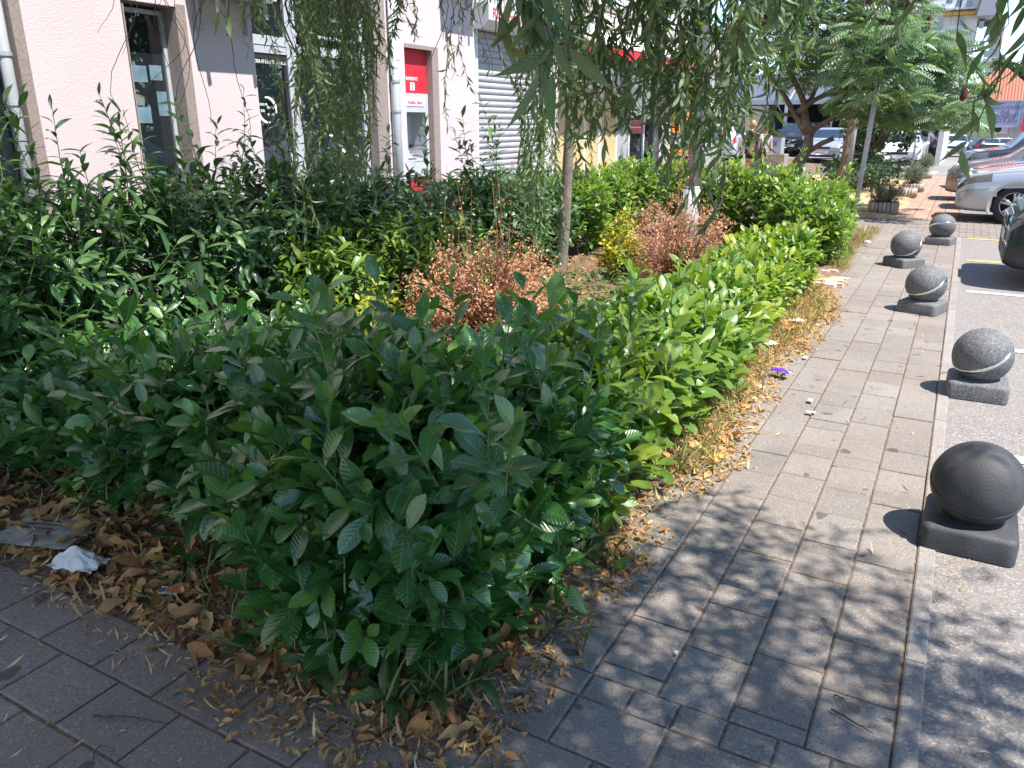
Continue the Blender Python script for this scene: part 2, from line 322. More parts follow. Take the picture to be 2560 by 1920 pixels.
M_farleaf = leafmat('far_tree_leaf', (0.035, 0.065, 0.03, 1), (0.07, 0.11, 0.045, 1), (0.12, 0.15, 0.05, 1), 0.0, 0.6, 0.2)
M_cone = plain('dark_red_fruit', (0.11, 0.014, 0.012), 0.85, var=0.4, scale=60, bmp=0.8)

# ------------------------------------------------------------------ ground
def struct(o): o['kind'] = 'structure'; return o
mb = NP()
xs = np.concatenate([np.linspace(-400, -12, 14), np.linspace(-10, 10, 26), np.linspace(13, 400, 14)]); ys = np.concatenate([np.linspace(-60, -6, 8), np.linspace(-4, 80, 43), np.linspace(90, 900, 12)])
gx, gy = np.meshgrid(xs, ys, indexing='ij'); Z = gz(gx, np.minimum(gy, 110)) - 0.0065
V = np.stack([gx, gy, Z], -1).reshape(-1, 3); ny = len(ys)
i, j = np.meshgrid(np.arange(len(xs) - 1), np.arange(ny - 1), indexing='ij')
Q = np.stack([i * ny + j, (i + 1) * ny + j, (i + 1) * ny + j + 1, i * ny + j + 1], -1).reshape(-1, 4)
mb.add(V, Q); struct(mb.build('ground', M_joint, smooth=True))
def sheet(name, x0, x1, y0, y1, dz, mat, nx=4, step=2.0, smooth=True):
    xs = np.linspace(x0, x1, nx + 1); ys = np.linspace(y0, y1, max(2, int((y1 - y0) / step)) + 1)
    gx, gy = np.meshgrid(xs, ys, indexing='ij'); V = np.stack([gx, gy, gz(gx, gy) + dz], -1).reshape(-1, 3); ny = len(ys)
    i, j = np.meshgrid(np.arange(nx), np.arange(ny - 1), indexing='ij')
    Q = np.stack([i * ny + j, (i + 1) * ny + j, (i + 1) * ny + j + 1, i * ny + j + 1], -1).reshape(-1, 4)
    m = NP(); m.add(V, Q); return struct(m.build(name, mat))
sheet('parking_lot', 0.14, 40, -6, 13.4, -0.004, M_asph, 12)
sheet('parking_lot', 0.14, 40, 15.5, 110, -0.004, M_asph, 14)
sheet('parking_lot', -40, 0.14, 34.2, 110, -0.004, M_asph, 16)
sheet('parking_lot', -40, -5.5, 29.5, 34.2, -0.004, M_asph, 8)

def pavers(name, mat, cells, z=0.0, gap=0.006, depth=0.012, bev=0.006, jit=0.0018):
    m = NP(); C = np.array(cells, float)
    n = len(C); g = gap / 2
    x0, x1, y0, y1 = C[:, 0] + g, C[:, 1] - g, C[:, 2] + g, C[:, 3] - g
    zz = z + rng.normal(0, jit, n); tx = rng.normal(0, 0.003, n); ty = rng.normal(0, 0.003, n)
    def ring(e, dz):
        pts = [(x0 + e, y0 + e), (x1 - e, y0 + e), (x1 - e, y1 - e), (x0 + e, y1 - e)]
        return np.stack([np.stack([a, b, zz + gz(a, b) + dz + tx * (a - (x0 + x1) / 2) + ty * (b - (y0 + y1) / 2)], -1) for a, b in pts], 1)
    V = np.concatenate([ring(0, -depth - 0.02), ring(0, -bev * 0.7), ring(bev, 0)], 1)
    Q = [[8, 9, 10, 11]]
    for a in (0, 4):
        for k in range(4): Q.append([a + k, a + (k + 1) % 4, a + 4 + (k + 1) % 4, a + 4 + k])
    Q = np.array(Q); Qs = (Q[None] + (np.arange(n) * 12)[:, None, None]).reshape(-1, 4)
    T = np.zeros((n, 2)); T[:, 0] = np.clip(rng.normal(0.5, 0.27, n), 0, 1); m.add(V.reshape(-1, 3), Qs, None, np.repeat(T, 12, 0))
    return struct(m.build(name, mat, smooth=False))
cells = []
cols = [0.075 - 0.2075 * k for k in range(0, 7)]                     # 20 cm columns along the walk
for k in range(6):
    x1, x0 = cols[k], cols[k + 1]; y = 1.86 + (0.07 if k % 2 else 0.0)
    cells.append((x0, x1, 1.86, y)) if k % 2 else None
    while y < 13.38:
        ln = 0.275 if rng.random() > 0.06 else 0.1375
        cells.append((x0, x1, y, min(13.38, y + ln))); y += ln
for k in range(12):                                                  # soldier row of halves
    x = 0.075 - 0.1375 * k
    if x - 0.1375 > -1.2: cells.append((x - 0.1375, x, 1.75, 1.86))
r = 0; y = 1.75
while y > -4:
    off = (r % 2) * 0.1375; x = 0.075 + off - 0.275
    x_hi = 0.075
    k = 0
    while x_hi > -6.3:
        x_lo = x_hi - (0.275 - (off if k == 0 else 0)); ym = (y + y - 0.2075) / 2
        if not (y > 1.36 and x_lo < -1.45): cells.append((x_lo, x_hi, y - 0.2075, y))
        x_hi = x_lo; k += 1
    y -= 0.2075; r += 1
for k in range(40):                                                  # edging course along the front of the bed
    pass
y = 13.4
bc = []
while y < 15.5:                                                       # crossing strip of small setts
    x = -4.9 + (0.1 if int(round((y - 13.4) / 0.105)) % 2 else 0)
    while x < 8: bc.append((x, x + 0.2, y, y + 0.105)); x += 0.2
    y += 0.105
pavers('pavement', M_paver, cells)
pavers('pavement', M_paver, bc, z=0.0, gap=0.012)
oc = []
for k in range(5):
    x1 = 0.075 - 0.245 * k; x0 = x1 - 0.245; y = 15.52
    while y < 34: oc.append((x0, x1, y, y + 0.37)); y += 0.37
pavers('terracotta_path', M_ored, oc, gap=0.012)
oc = []
for y in np.arange(22.6, 23.8, 0.24):
    for x in np.arange(-14, -1.3, 0.37): oc.append((x, x + 0.37, y, y + 0.24))
for y in np.arange(13.5, 15.4, 0.24):
    for x in np.arange(-9.0, -5.0, 0.37): oc.append((x, x + 0.37, y, y + 0.24))
for y in np.arange(24, 29.4, 0.37):
    for x in np.arange(-14, -5, 0.37): oc.append((x, x + 0.37, y, y + 0.37))
pavers('terracotta_path', M_ored, oc, gap=0.012)
sheet('footway', -5.97, -4.95, -6, 13.4, 0.0, M_kerb, 2)
sheet('footway', -5.97, -5.02, 13.4, 24, 0.002, M_ored, 2)
# flush kerb
kc = []; y = -4.0
while y < 13.38: kc.append((0.0775, 0.142, y, min(13.38, y + 0.8))); y += 0.8
y = 15.52
while y < 34: kc.append((0.0775, 0.142, y, y + 0.8)); y += 0.8
pavers('kerb', M_kerb, kc, z=0.004, gap=0.004)
# bay lines
for yy, mat in ((4.37, M_line), (6.68, M_line), (8.97, M_line), (11.1, M_yline), (13.3, M_yline), (15.62, M_line)):
    x0 = 0.22; sheet('bay_line', x0, 5.0, yy - 0.05, yy + 0.05, 0.001 if mat else 0, mat, 1, 0.1)
sheet('bay_line', -1.0, 1.6, 36.5, 36.7, 0.001, M_line, 1, 0.1)
sheet('bay_line', -1.1, -0.9, 35.4, 38.2, 0.004, M_line, 1, 0.5)

# planting bed: soil with a ragged litter edge
mb = NP()
def soil_patch(x0, x1, y0, y1, dx, dy, edge, hump, seed):
    xs = np.arange(x0, x1 + dx, dx); ys = np.arange(y0, y1 + dy, dy); gx, gy = np.meshgrid(xs, ys, indexing='ij')
    rr = np.random.default_rng(seed)
    f = sum(np.sin(gx * a + b) * np.sin(gy * c_ + d) for a, b, c_, d in rr.uniform([2, 0, 2, 0], [9, 6, 9, 6], (8, 4))) / 8
    e = edge(gx, gy); Z = -0.012 + np.where(e > 0, e * hump, e * 0.03) + 0.010 * f * (e > 0) + 0.004 * rr.normal(size=gx.shape)
    Z += gz(gx, gy); V = np.stack([gx, gy, Z], -1).reshape(-1, 3); ny = len(ys)
    i, j = np.meshgrid(np.arange(len(xs) - 1), np.arange(ny - 1), indexing='ij')
    keep = (e[:-1, :-1] > -0.999).ravel()
    Q = np.stack([i * ny + j, (i + 1) * ny + j, (i + 1) * ny + j + 1, i * ny + j + 1], -1).reshape(-1, 4)[keep]
    mb.add(V, Q)
def wob(t, s=0.0): return 0.07 * np.sin(t * 2.1 + s) + 0.05 * np.sin(t * 5.3 + 1 + s) + 0.03 * np.sin(t * 11 + s)
EDGE_X = lambda y: -0.98 + np.where((y > 3.2) & (y < 8.1), 0.10, 0) + 0.5 * wob(y)
def e_bed(x, y):
    d = np.minimum(EDGE_X(y) - x, y - (1.36 + 0.3 * wob(x, 2))); d = np.minimum(d, x + 4.97); d = np.minimum(d, 13.45 - y)
    return np.where(d > 0, np.clip(d / 0.25, 0, 1), np.clip(d / 0.12, -1, 0))
soil_patch(-5.1, -0.6, 1.15, 13.55, 0.035, 0.035, e_bed, 0.05, 3)
struct(mb.build('planting_bed', M_soil)); mb = NP()
def e_b2(x, y):
    d = np.minimum(-0.87 + 0.5 * wob(y) - x, y - 15.62); d = np.minimum(d, 22.5 - y); d = np.minimum(d, x + 5.0); return np.where(d > 0, np.clip(d / 0.25, 0, 1), np.clip(d / 0.2, -1, 0))
soil_patch(-5.0, -0.6, 15.6, 22.5, 0.12, 0.12, e_b2, 0.05, 5)
def e_b3(x, y):
    d = np.minimum(-1.0 + 0.5 * wob(y) - x, y - 23.9); d = np.minimum(d, 29.5 - y); d = np.minimum(d, x + 4.9); return np.where(d > 0, np.clip(d / 0.25, 0, 1), np.clip(d / 0.2, -1, 0))
soil_patch(-4.9, -0.6, 23.9, 29.5, 0.15, 0.15, e_b3, 0.05, 6)
M_dryl = plain('dry_lawn', (0.42, 0.31, 0.16), 0.95, var=0.35, scale=2.5, bmp=0.8)
struct(mb.build('planting_bed', M_dryl))
# little stone-paved gap in the right edge of the bed
mb = NP()
for k in range(70):
    cx, cy = rng.uniform(-1.9, -0.93), rng.uniform(8.35, 9.4); rr_ = rng.uniform(0.05, 0.09); a = rng.uniform(0, 6.28, 1)
    th = np.linspace(0, 2 * np.pi, 7)[:6] + rng.uniform(-0.3, 0.3, 6)
    ring = np.stack([cx + rr_ * np.cos(th), cy + rr_ * np.sin(th) * 0.8, np.full(6, 0.034 + 0.004 * rng.random())], -1)
    low = ring.copy(); low[:, 2] = -0.02; low[:, :2] = np.array([cx, cy]) + (low[:, :2] - [cx, cy]) * 1.08
    V = np.vstack([ring, low]); Q = [[0, 1, 2, 3], [0, 3, 4, 5]] + [[q, 6 + q, 6 + (q + 1) % 6, (q + 1) % 6] for q in range(6)]
    mb.add(V, np.array(Q), None, np.tile([rng.random(), 0], (12, 1)))
struct(mb.build('stone_paving', paver_mat('field_stone', (0.42, 0.34, 0.24, 1), (0.56, 0.47, 0.36, 1), (0.65, 0.6, 0.5, 1)), smooth=False))


# ------------------------------------------------------------------ pink building with shops
WX = -6.0
B = empty('shop_building', (WX, 10, 0), 'long pink roughcast building with shop fronts along the footway', 'building')
BL = (WX, 10, 0)
def part(m, name, mat, parent=B, loc=BL, smooth=False, label=None):
    o = m.build(name, mat, None, smooth=smooth, loc=loc); o.location = (0, 0, 0); o.parent = parent
    if label: o['label'] = label
    return o
def sub(m, name, mat, parent, loc=BL, smooth=False): return part(m, name, mat, parent, loc, smooth)
H1 = 3.25
m = NP()
# piers and lintels: (y0, y1, z0, z1)
for (a, b, z0, z1) in [(-6, -0.4, 0, H1), (-0.4, 3.6, 2.75, H1), (3.6, 4.42, 0, H1), (4.42, 5.02, 2.53, H1), (4.42, 5.02, 0, 0.84), (5.02, 5.77, 0, H1),
                       (5.77, 7.78, 3.0, H1), (7.78, 8.13, 0, H1), (8.13, 8.83, 2.49, H1), (8.83, 9.74, 0, H1), (9.74, 11.9, 2.83, H1), (11.9, 12.32, 0, H1),
                       (12.32, 17.5, 2.95, H1), (17.5, 18.25, 0, H1), (18.25, 19.75, 2.75, H1), (19.75, 23.0, 2.9, H1)]:
    m.box(WX - 0.35, WX, a, b, z0, z1)
m.box(WX - 0.5, WX + 0.01, -6, 23.0, H1, 3.5)
m.box(WX - 9, WX - 0.36, -6, 23.0, 3.3, 3.5); m.box(WX - 9, WX - 8.8, -6, 23, 0, 3.3); m.box(WX - 9, WX - 0.36, -6.0, -5.8, 0, 3.3)
part(m, 'wall', M_wall)
m = NP(); m.box(WX - 8.8, WX - 0.36, -5.8, 23, 0.0, 0.03); m.box(WX - 3.0, WX - 2.9, -5.8, 23, 0.03, 3.3); part(m, 'interior', plain('shop_interior', (0.12, 0.11, 0.10), 0.8, var=0.4, scale=1.5))
# upper storey: balconies with white balusters
m = NP(); m.box(WX - 9, WX - 1.2, -6, 23, 3.5, 9.2); part(m, 'upper_wall', M_wall)
def balcony(y0, y1):
    bb = NP(); bb.box(WX - 1.2, WX + 0.02, y0, y1, 3.5, 3.58); o = part(bb, 'balcony', M_conc)
    r = NP(); r.box(WX - 0.06, WX - 0.02, y0, y1, 4.45, 4.5); r.box(WX - 0.06, WX - 0.02, y0, y1, 3.6, 3.64)
    k = y0 + 0.05
    while k < y1: r.box(WX - 0.055, WX - 0.025, k, k + 0.045, 3.62, 4.46); k += 0.13
    sub(r, 'railing', M_whitemetal, o)
balcony(8.9, 12.3); balcony(13.0, 17.2); balcony(3.2, 8.0)
# stained band strip above the shutter seen between leaves: low white railing
r = NP(); k = 9.6
while k < 12.4: r.box(WX + 0.002, WX + 0.02, k, k + 0.06, 3.12, 3.28); k += 0.13
part(r, 'railing', M_grey)

def window(y0, y1, z0, z1, frame=0.05, depth=0.16, mull=(), trans=(), reveal=True, fm=M_frame):
    x = WX - depth
    f = NP(); f.box(x - 0.05, x, y0, y0 + frame, z0, z1); f.box(x - 0.05, x, y1 - frame, y1, z0, z1)
    f.box(x - 0.05, x, y0 + frame, y1 - frame, z0, z0 + frame); f.box(x - 0.05, x, y0 + frame, y1 - frame, z1 - frame, z1)
    for q in mull: f.box(x - 0.05, x + 0.003, q - 0.03, q + 0.03, z0 + frame, z1 - frame)
    o = part(f, 'window', fm)
    g = NP(); g.box(x - 0.035, x - 0.025, y0 + frame, y1 - frame, z0 + frame, z1 - frame); sub(g, 'pane', M_glass, o)
    if reveal:
        r = NP(); r.box(x + 0.002, WX + 0.003, y1, y1 + 0.012, z0, z1); r.box(x + 0.002, WX + 0.003, y0 - 0.012, y0, z0, z1)
        r.box(x + 0.002, WX + 0.02, y0, y1, z0 - 0.03, z0); sub(r, 'reveal', M_reveal, o)
    return o
window(-0.4, 3.52, 0.12, 2.75, 0.06, 0.09, mull=(1.2, 2.4), reveal=False)
m = NP(); m.box(WX - 0.2, WX + 0.004, 3.53, 3.61, 0.0, 2.9); part(m, 'jamb', M_reveal)
w2 = window(4.44, 4.93, 0.87, 2.5, 0.035, 0.16)
m = NP(); m.box(WX - 0.2, WX + 0.004, 4.935, 5.03, 0.84, 2.55); part(m, 'jamb', M_reveal)
# posters behind the narrow window
M_poster = plain('pale_blue_paper', (0.13, 0.22, 0.28), 0.7, var=0.3, scale=9)
for (y, z, a, b) in [(4.56, 1.93, .15, .13), (4.74, 1.95, .12, .12), (4.52, 1.60, .18, .13), (4.78, 1.66, .10, .2), (4.55, 0.98, .26, .22)]:
    q = NP(); q.box(WX - 0.183, WX - 0.18, y, y + a, z, z + b); sub(q, 'poster', M_poster, w2)
# downpipes
for (y, x, mat, r_) in ((3.46, WX - 0.03, M_grey, 0.04), (7.86, WX + 0.05, M_frame, 0.055)):
    d = NP(); d.tube([(x, y, 0.0), (x, y, 1.7), (x, y, 3.25)], r_, 12)
    o = part(d, 'downpipe', mat, smooth=True)
    c = NP()
    for z in (0.95, 1.72, 2.05): c = NP(); c.tube([(x, y, z), (x, y, z + 0.03)], r_ + 0.008, 12); sub(c, 'clamp', M_galv, o)
# shop front with glazed door (5.77 - 7.55)
x = WX - 0.12
f = NP()
f.box(x - 0.06, x, 5.77, 5.80, 0, 3.0); f.box(x - 0.06, x + 0.012, 6.31, 6.45, 0, 3.0); f.box(x - 0.06, x, 7.47, 7.55, 0, 3.0)
f.box(x - 0.06, x + 0.004, 5.80, 6.31, 2.25, 2.41); f.box(x - 0.06, x + 0.004, 6.45, 7.47, 2.27, 2.36); f.box(x - 0.06, x + 0.004, 6.45, 7.47, 2.44, 2.47)
f.box(x - 0.06, x, 5.80, 7.47, 2.94, 3.0); f.box(x - 0.06, x, 6.45, 7.47, 0.95, 1.0); f.box(x - 0.06, x, 6.45, 7.47, 0, 0.12); f.box(x - 0.02, x + 0.01, 5.80, 6.31, 2.325, 2.33)
sf = part(f, 'shop_window', M_frame)
g = NP(); g.box(x - 0.04, x - 0.03, 5.80, 6.31, 2.41, 2.94); g.box(x - 0.04, x - 0.03, 6.45, 7.47, 2.47, 2.94); g.box(x - 0.04, x - 0.03, 6.45, 7.47, 0.12, 0.95); g.box(x - 0.04, x - 0.03, 6.45, 7.47, 1.0, 2.27)
sub(g, 'pane', M_glass, sf)
d = NP(); d.box(x - 0.05, x - 0.005, 5.80, 5.85, 0.02, 2.25); d.box(x - 0.05, x - 0.005, 6.27, 6.31, 0.02, 2.25); d.box(x - 0.05, x - 0.005, 5.85, 6.27, 0.02, 0.3); d.box(x - 0.05, x - 0.005, 5.85, 6.27, 2.2, 2.25)
dr = part(d, 'door', M_dark); g = NP(); g.box(x - 0.035, x - 0.025, 5.85, 6.27, 0.3, 2.2); sub(g, 'pane', M_glass, dr)
hh = NP(); hh.tube([(x + 0.03, 6.23, 0.95), (x + 0.03, 6.23, 1.35)], 0.012, 8); sub(hh, 'handle', M_galv, dr, smooth=True)
def wall_text(s, size, y, z, mat, parent, xx, sx=1.0, bold=0.0, name='lettering', align='LEFT'):
    return text(s, size, (xx - BL[0], y - BL[1], z), FX, mat, parent, name, 0.001, align, sx, bold)
wall_text('KOZARA AP d. o. o. Trgovina d.o.o.', 0.05, 5.83, 2.155, M_white, dr, x, 0.62, 0.0006)
wall_text('RADNO VR.', 0.032, 5.865, 1.765, M_white, dr, x - 0.004, 0.8, 0.0006)
wall_text('09 - 18', 0.034, 5.99, 1.735, M_white, dr, x - 0.004, 0.9, 0.0006); wall_text('SUB', 0.034, 5.90, 1.705, M_white, dr, x - 0.004, 0.9, 0.0006)
wall_text('09 - 14', 0.034, 5.99, 1.67, M_white, dr, x - 0.004, 0.9, 0.0006)
rg = NP()
for (a0, a1) in ((-0.25, 1.75), (2.9, 4.95)):
    A = np.linspace(a0, a1, 22); w_ = 0.004 + 0.011 * np.sin(np.linspace(0.5, 3.0, 22))
    o_ = np.stack([np.full(22, x - 0.003), 5.99 + (0.118 + w_) * np.cos(A), 1.725 + (0.118 + w_) * np.sin(A)], -1)
    i_ = np.stack([np.full(22, x - 0.003), 5.99 + (0.118 - w_) * np.cos(A), 1.725 + (0.118 - w_) * np.sin(A)], -1)
    Vv = np.empty((44, 3)); Vv[0::2] = o_; Vv[1::2] = i_; rg.add(Vv, np.array([[2 * k, 2 * k + 1, 2 * k + 3, 2 * k + 2] for k in range(21)]))
sub(rg, 'ring_emblem', M_white, dr)
q = NP(); q.box(x - 0.028, x - 0.02, 5.81, 5.87, 2.44, 2.60); o = sub(q, 'sticker', M_blue, sf)
wall_text('24', 0.05, 5.813, 2.50, M_white, o, x - 0.0195)
q = NP(); q.box(x - 0.028, x - 0.02, 6.46, 6.51, 2.16, 2.26); sub(q, 'sticker', M_white, sf)
q = NP(); q.box(x - 0.0195, x - 0.019, 6.46, 6.51, 2.185, 2.195); sub(q, 'sticker', M_redprint, sf)
# goods on shelves inside the shop
goods = [plain('goods_' + s_, c_, 0.6, var=0.2) for s_, c_ in (('pale', (.5, .5, .48)), ('teal', (.05, .3, .4)), ('tan', (.35, .25, .15)), ('navy', (.05, .08, .2)), ('white', (.7, .7, .7)), ('grey', (.25, .25, .27)))]
sh = NP(); parts_ = []
for z in (0.5, 0.95, 1.35, 1.75):
    sh.box(WX - 1.0, WX - 0.6, 5.9, 7.4, z - 0.03, z)
    y = 5.95
    while y < 7.3:
        k = rng.integers(0, len(goods)); a = rng.uniform(0.07, 0.16); h = rng.uniform(0.12, 0.3); parts_.append((NP().box(WX - 0.9, WX - 0.65, y, y + a, z, z + h), k)); y += a + 0.02
shv = part(sh, 'shelf', M_whitemetal)
for q, k in parts_: sub(q, 'goods', goods[k], shv)
m = NP(); m.box(WX - 0.12, WX + 0.004, 7.56, 7.77, 0, 3.0); part(m, 'jamb', M_reveal)
# roller shutter with box
S = NP(); z = 0.02; yy0, yy1 = 9.80, 11.86
prof = []
while z < 2.84:
    for k in range(6): prof.append((WX - 0.06 + 0.014 * math.sin(math.pi * (k + 0.5) / 6), z + 0.081 * k / 6))
    prof.append((WX - 0.068, z + 0.078)); z += 0.082
P = np.array(prof); V = np.vstack([np.stack([P[:, 0], np.full(len(P), yy0), P[:, 1]], -1), np.stack([P[:, 0], np.full(len(P), yy1), P[:, 1]], -1)]); k = np.arange(len(P) - 1)
S.add(V, np.stack([k, k + len(P), k + len(P) + 1, k + 1], -1)); rs = part(S, 'roller_shutter', M_shutter, smooth=False)
g = NP(); g.box(WX - 0.09, WX + 0.004, 9.742, 9.80, 0, 2.83); sub(g, 'guide_rail', M_whitemetal, rs); g = NP(); g.box(WX - 0.09, WX + 0.004, 11.86, 11.898, 0, 2.83); sub(g, 'guide_rail', M_whitemetal, rs)
bx = NP()
pr = [(0.0, 2.80), (0.12, 2.80), (0.235, 2.90), (0.235, 3.10), (0.0, 3.12)]
V = np.array([[WX + 0.003 + a, y, b] for y in (9.70, 12.02) for a, b in pr]); Q = [[k, (k + 1) % 5, 5 + (k + 1) % 5, 5 + k] for k in range(5)] + [[0, 4, 3, 1], [1, 3, 2, 2], [5, 6, 8, 9], [6, 7, 8, 8]]
me = bpy.data.meshes.new('shutter_box'); me.from_pydata([tuple(v - np.array(BL)) for v in V], [], [tuple(q) for q in Q[:5]] + [(0, 4, 3, 2, 1), (5, 6, 7, 8, 9)]); me.materials.append(M_grey)
sbx = bpy.data.objects.new('shutter_box', me); COL.objects.link(sbx); sbx.parent = B
me.materials[0] = plain('shutter_box_paint', (0.60, 0.60, 0.62), 0.5, var=0.05)
wall_text('RiboLomoki Sar', 0.185, 9.80, 2.925, M_redprint, sbx, WX + 0.240, 0.98, 0.002)
# cash machine niche: frame
m = NP(); m.box(WX - 0.14, WX + 0.004, 8.70, 8.84, 0, 2.50); m.box(WX - 0.14, WX + 0.004, 8.13, 8.70, 2.455, 2.50); part(m, 'jamb', M_reveal)
ATM = empty('cash_machine', (WX - 0.1, 8.4, 0), 'grey and red bank cash machine set in the pink wall', 'cash machine')
AL = (WX - 0.1, 8.4, 0); xx = WX - 0.10
m = NP(); m.box(xx - 0.25, xx + 0.03, 8.14, 8.69, 1.73, 1.95); m.box(xx - 0.25, xx + 0.03, 8.14, 8.18, 0.95, 1.73); m.box(xx - 0.25, xx + 0.03, 8.63, 8.69, 0.95, 1.73)
m.box(xx - 0.25, xx - 0.2, 8.18, 8.63, 0.95, 1.73); m.box(xx - 0.2, xx + 0.02, 8.18, 8.63, 0.95, 1.16)
part(m, 'cabinet', plain('cash_machine_grey', (0.50, 0.51, 0.54), 0.4, var=0.04), ATM, AL)
m = NP(); m.box(xx - 0.2, xx + 0.015, 8.14, 8.69, 1.953, 2.45); rp = part(m, 'header_panel', M_red, ATM, AL)
def at_text(s, size, y, z, mat, parent, xq, sx=1.0, bold=0.0): return text(s, size, (xq - AL[0], y - AL[1], z), FX, mat, parent, 'lettering', 0.001, 'LEFT', sx, bold)
at_text('24h / BANKOMAT', 0.055, 8.155, 2.10, M_white, rp, xx + 0.017, 0.80, 0.001)
q = NP(); q.box(xx + 0.016, xx + 0.018, 8.34, 8.43, 1.985, 2.075); ic = part(q, 'card_emblem', M_white, rp, AL)
q = NP(); q.box(xx + 0.0185, xx + 0.0195, 8.36, 8.41, 2.045, 2.055); q.box(xx + 0.0185, xx + 0.0195, 8.375, 8.395, 2.0, 2.03); part(q, 'card_emblem', M_redprint, rp, AL)
m = NP(); m.box(xx - 0.2, xx + 0.015, 8.14, 8.69, 0.0, 0.945); part(m, 'lower_panel', M_red, ATM, AL)
q = NP(); q.box(xx + 0.031, xx + 0.036, 8.22, 8.60, 1.80, 1.90); sg = part(q, 'bank_sign', M_white, ATM, AL)
at_text('Addiko Bank', 0.062, 8.25, 1.825, M_redprint, sg, xx + 0.037, 0.95, 0.001)
q = NP(); q.box(xx - 0.199, xx - 0.185, 8.25, 8.52, 1.38, 1.58); part(q, 'screen', M_cglass, ATM, AL)
q = NP()
for a in range(4):
    for b in range(3): q.box(xx - 0.13 + b * 0.04, xx - 0.10 + b * 0.04, 8.3 + a * 0.045, 8.335 + a * 0.045, 1.161, 1.172)
q.box(xx - 0.195, xx - 0.16, 8.56, 8.62, 1.3, 1.34); part(q, 'keypad', M_dark, ATM, AL)

# second shop front, beige boarding and glass (12.32 - 17.5)
x = WX - 0.1; f = NP()
for y in (12.32, 13.62, 15.16, 15.86, 16.72, 17.44): f.box(x - 0.06, x + 0.004, y, y + 0.07, 0, 2.95)
f.box(x - 0.06, x, 12.39, 13.62, 2.27, 2.32); f.box(x - 0.06, x, 13.69, 15.16, 2.20, 2.34); f.box(x - 0.06, x, 12.39, 17.44, 2.88, 2.95); f.box(x - 0.06, x, 15.93, 16.72, 2.16, 2.30)
f.box(x - 0.06, x, 14.3, 14.42, 0, 2.2); sf2 = part(f, 'shop_window', M_whitemetal)
g = NP(); g.box(x - 0.04, x - 0.03, 12.39, 13.62, 2.32, 2.88); g.box(x - 0.04, x - 0.03, 13.69, 15.16, 2.34, 2.88); g.box(x - 0.04, x - 0.03, 15.93, 16.72, 0.05, 2.88); g.box(x - 0.04, x - 0.03, 16.79, 17.44, 0.05, 2.88); sub(g, 'pane', M_glass, sf2)
g = NP(); g.box(x - 0.05, x - 0.01, 12.39, 13.62, 0, 2.27); g.box(x - 0.05, x - 0.01, 13.69, 14.3, 0, 2.2); g.box(x - 0.05, x - 0.01, 14.42, 15.16, 0, 2.2); sub(g, 'board', M_beige, sf2)
g = NP(); g.box(x - 0.05, x - 0.005, 15.23, 15.86, 0, 2.88); sub(g, 'board', M_grey, sf2)
q = NP(); q.box(x - 0.028, x - 0.02, 15.94, 16.70, 1.53, 1.66); q.box(x - 0.028, x - 0.02, 15.94, 16.70, 1.39, 1.50); sub(q, 'sticker', M_redprint, sf2)
q = NP(); q.box(x - 0.028, x - 0.02, 15.94, 16.62, 1.502, 1.528); sub(q, 'sticker', M_white, sf2)
g = NP(); g.box(WX - 0.3, WX - 0.004, 14.9, 17.4, 0.0, 0.86); g.box(WX - 0.02, WX + 0.9, 14.6, 17.3, 0.0, 0.5); part(g, 'ramp_wall', plain('pinkish_concrete', (0.55, 0.46, 0.42), 0.9, var=0.1))
# scalloped red valance with white canopy above it
aw = NP(); V = []; Q = []
y = 12.25
while y < 18.9:
    for k in range(8):
        a0 = k / 8; a1 = (k + 1) / 8; zb0 = 2.72 - 0.07 * math.sin(math.pi * a0); zb1 = 2.72 - 0.07 * math.sin(math.pi * a1)
        i0 = len(V); V += [(WX + 0.55, y + 0.33 * a0, 2.85), (WX + 0.55, y + 0.33 * a1, 2.85), (WX + 0.55, y + 0.33 * a1, zb1), (WX + 0.55, y + 0.33 * a0, zb0)]; Q.append([i0, i0 + 1, i0 + 2, i0 + 3])
    y += 0.33
aw.add(np.array(V), np.array(Q)); AW = empty('awning', (WX, 15.5, 2.9), 'white canopy with red scalloped valance over the shop', 'awning')
part(aw, 'valance', M_red, AW, (WX, 15.5, 2.9))
aw = NP(); aw.add(np.array([[WX + 0.005, 12.25, 3.16], [WX + 0.005, 18.85, 3.16], [WX + 0.56, 18.85, 2.86], [WX + 0.56, 12.25, 2.86], [WX + 0.005, 12.25, 3.13], [WX + 0.005, 18.85, 3.13], [WX + 0.56, 18.85, 2.83], [WX + 0.56, 12.25, 2.83]]), np.array([[0, 1, 2, 3], [7, 6, 5, 4], [3, 2, 6, 7], [0, 3, 7, 4], [1, 5, 6, 2]]))
part(aw, 'fabric', plain('white_canvas', (0.66, 0.65, 0.64), 0.8, var=0.06), AW, (WX, 15.5, 2.9))
# house number
q = NP(); q.box(WX + 0.001, WX + 0.008, 11.92, 12.14, 3.15, 3.33)
hn = part(q, 'number_plate', M_blue, None, (WX, 12.03, 3.24)); hn.parent = None; hn.location = (WX, 12.03, 3.24); tag(hn, 'small blue house number plate reading 19 above the shutter', 'number plate')
text('19', 0.15, (0.009, -0.085, -0.035), FX, M_white, hn, 'lettering', 0.001, 'LEFT', 0.9)
q = NP(); q.box(0.009, 0.010, -0.09, 0.09, -0.075, -0.055); o = q.build('lettering', M_white, hn)
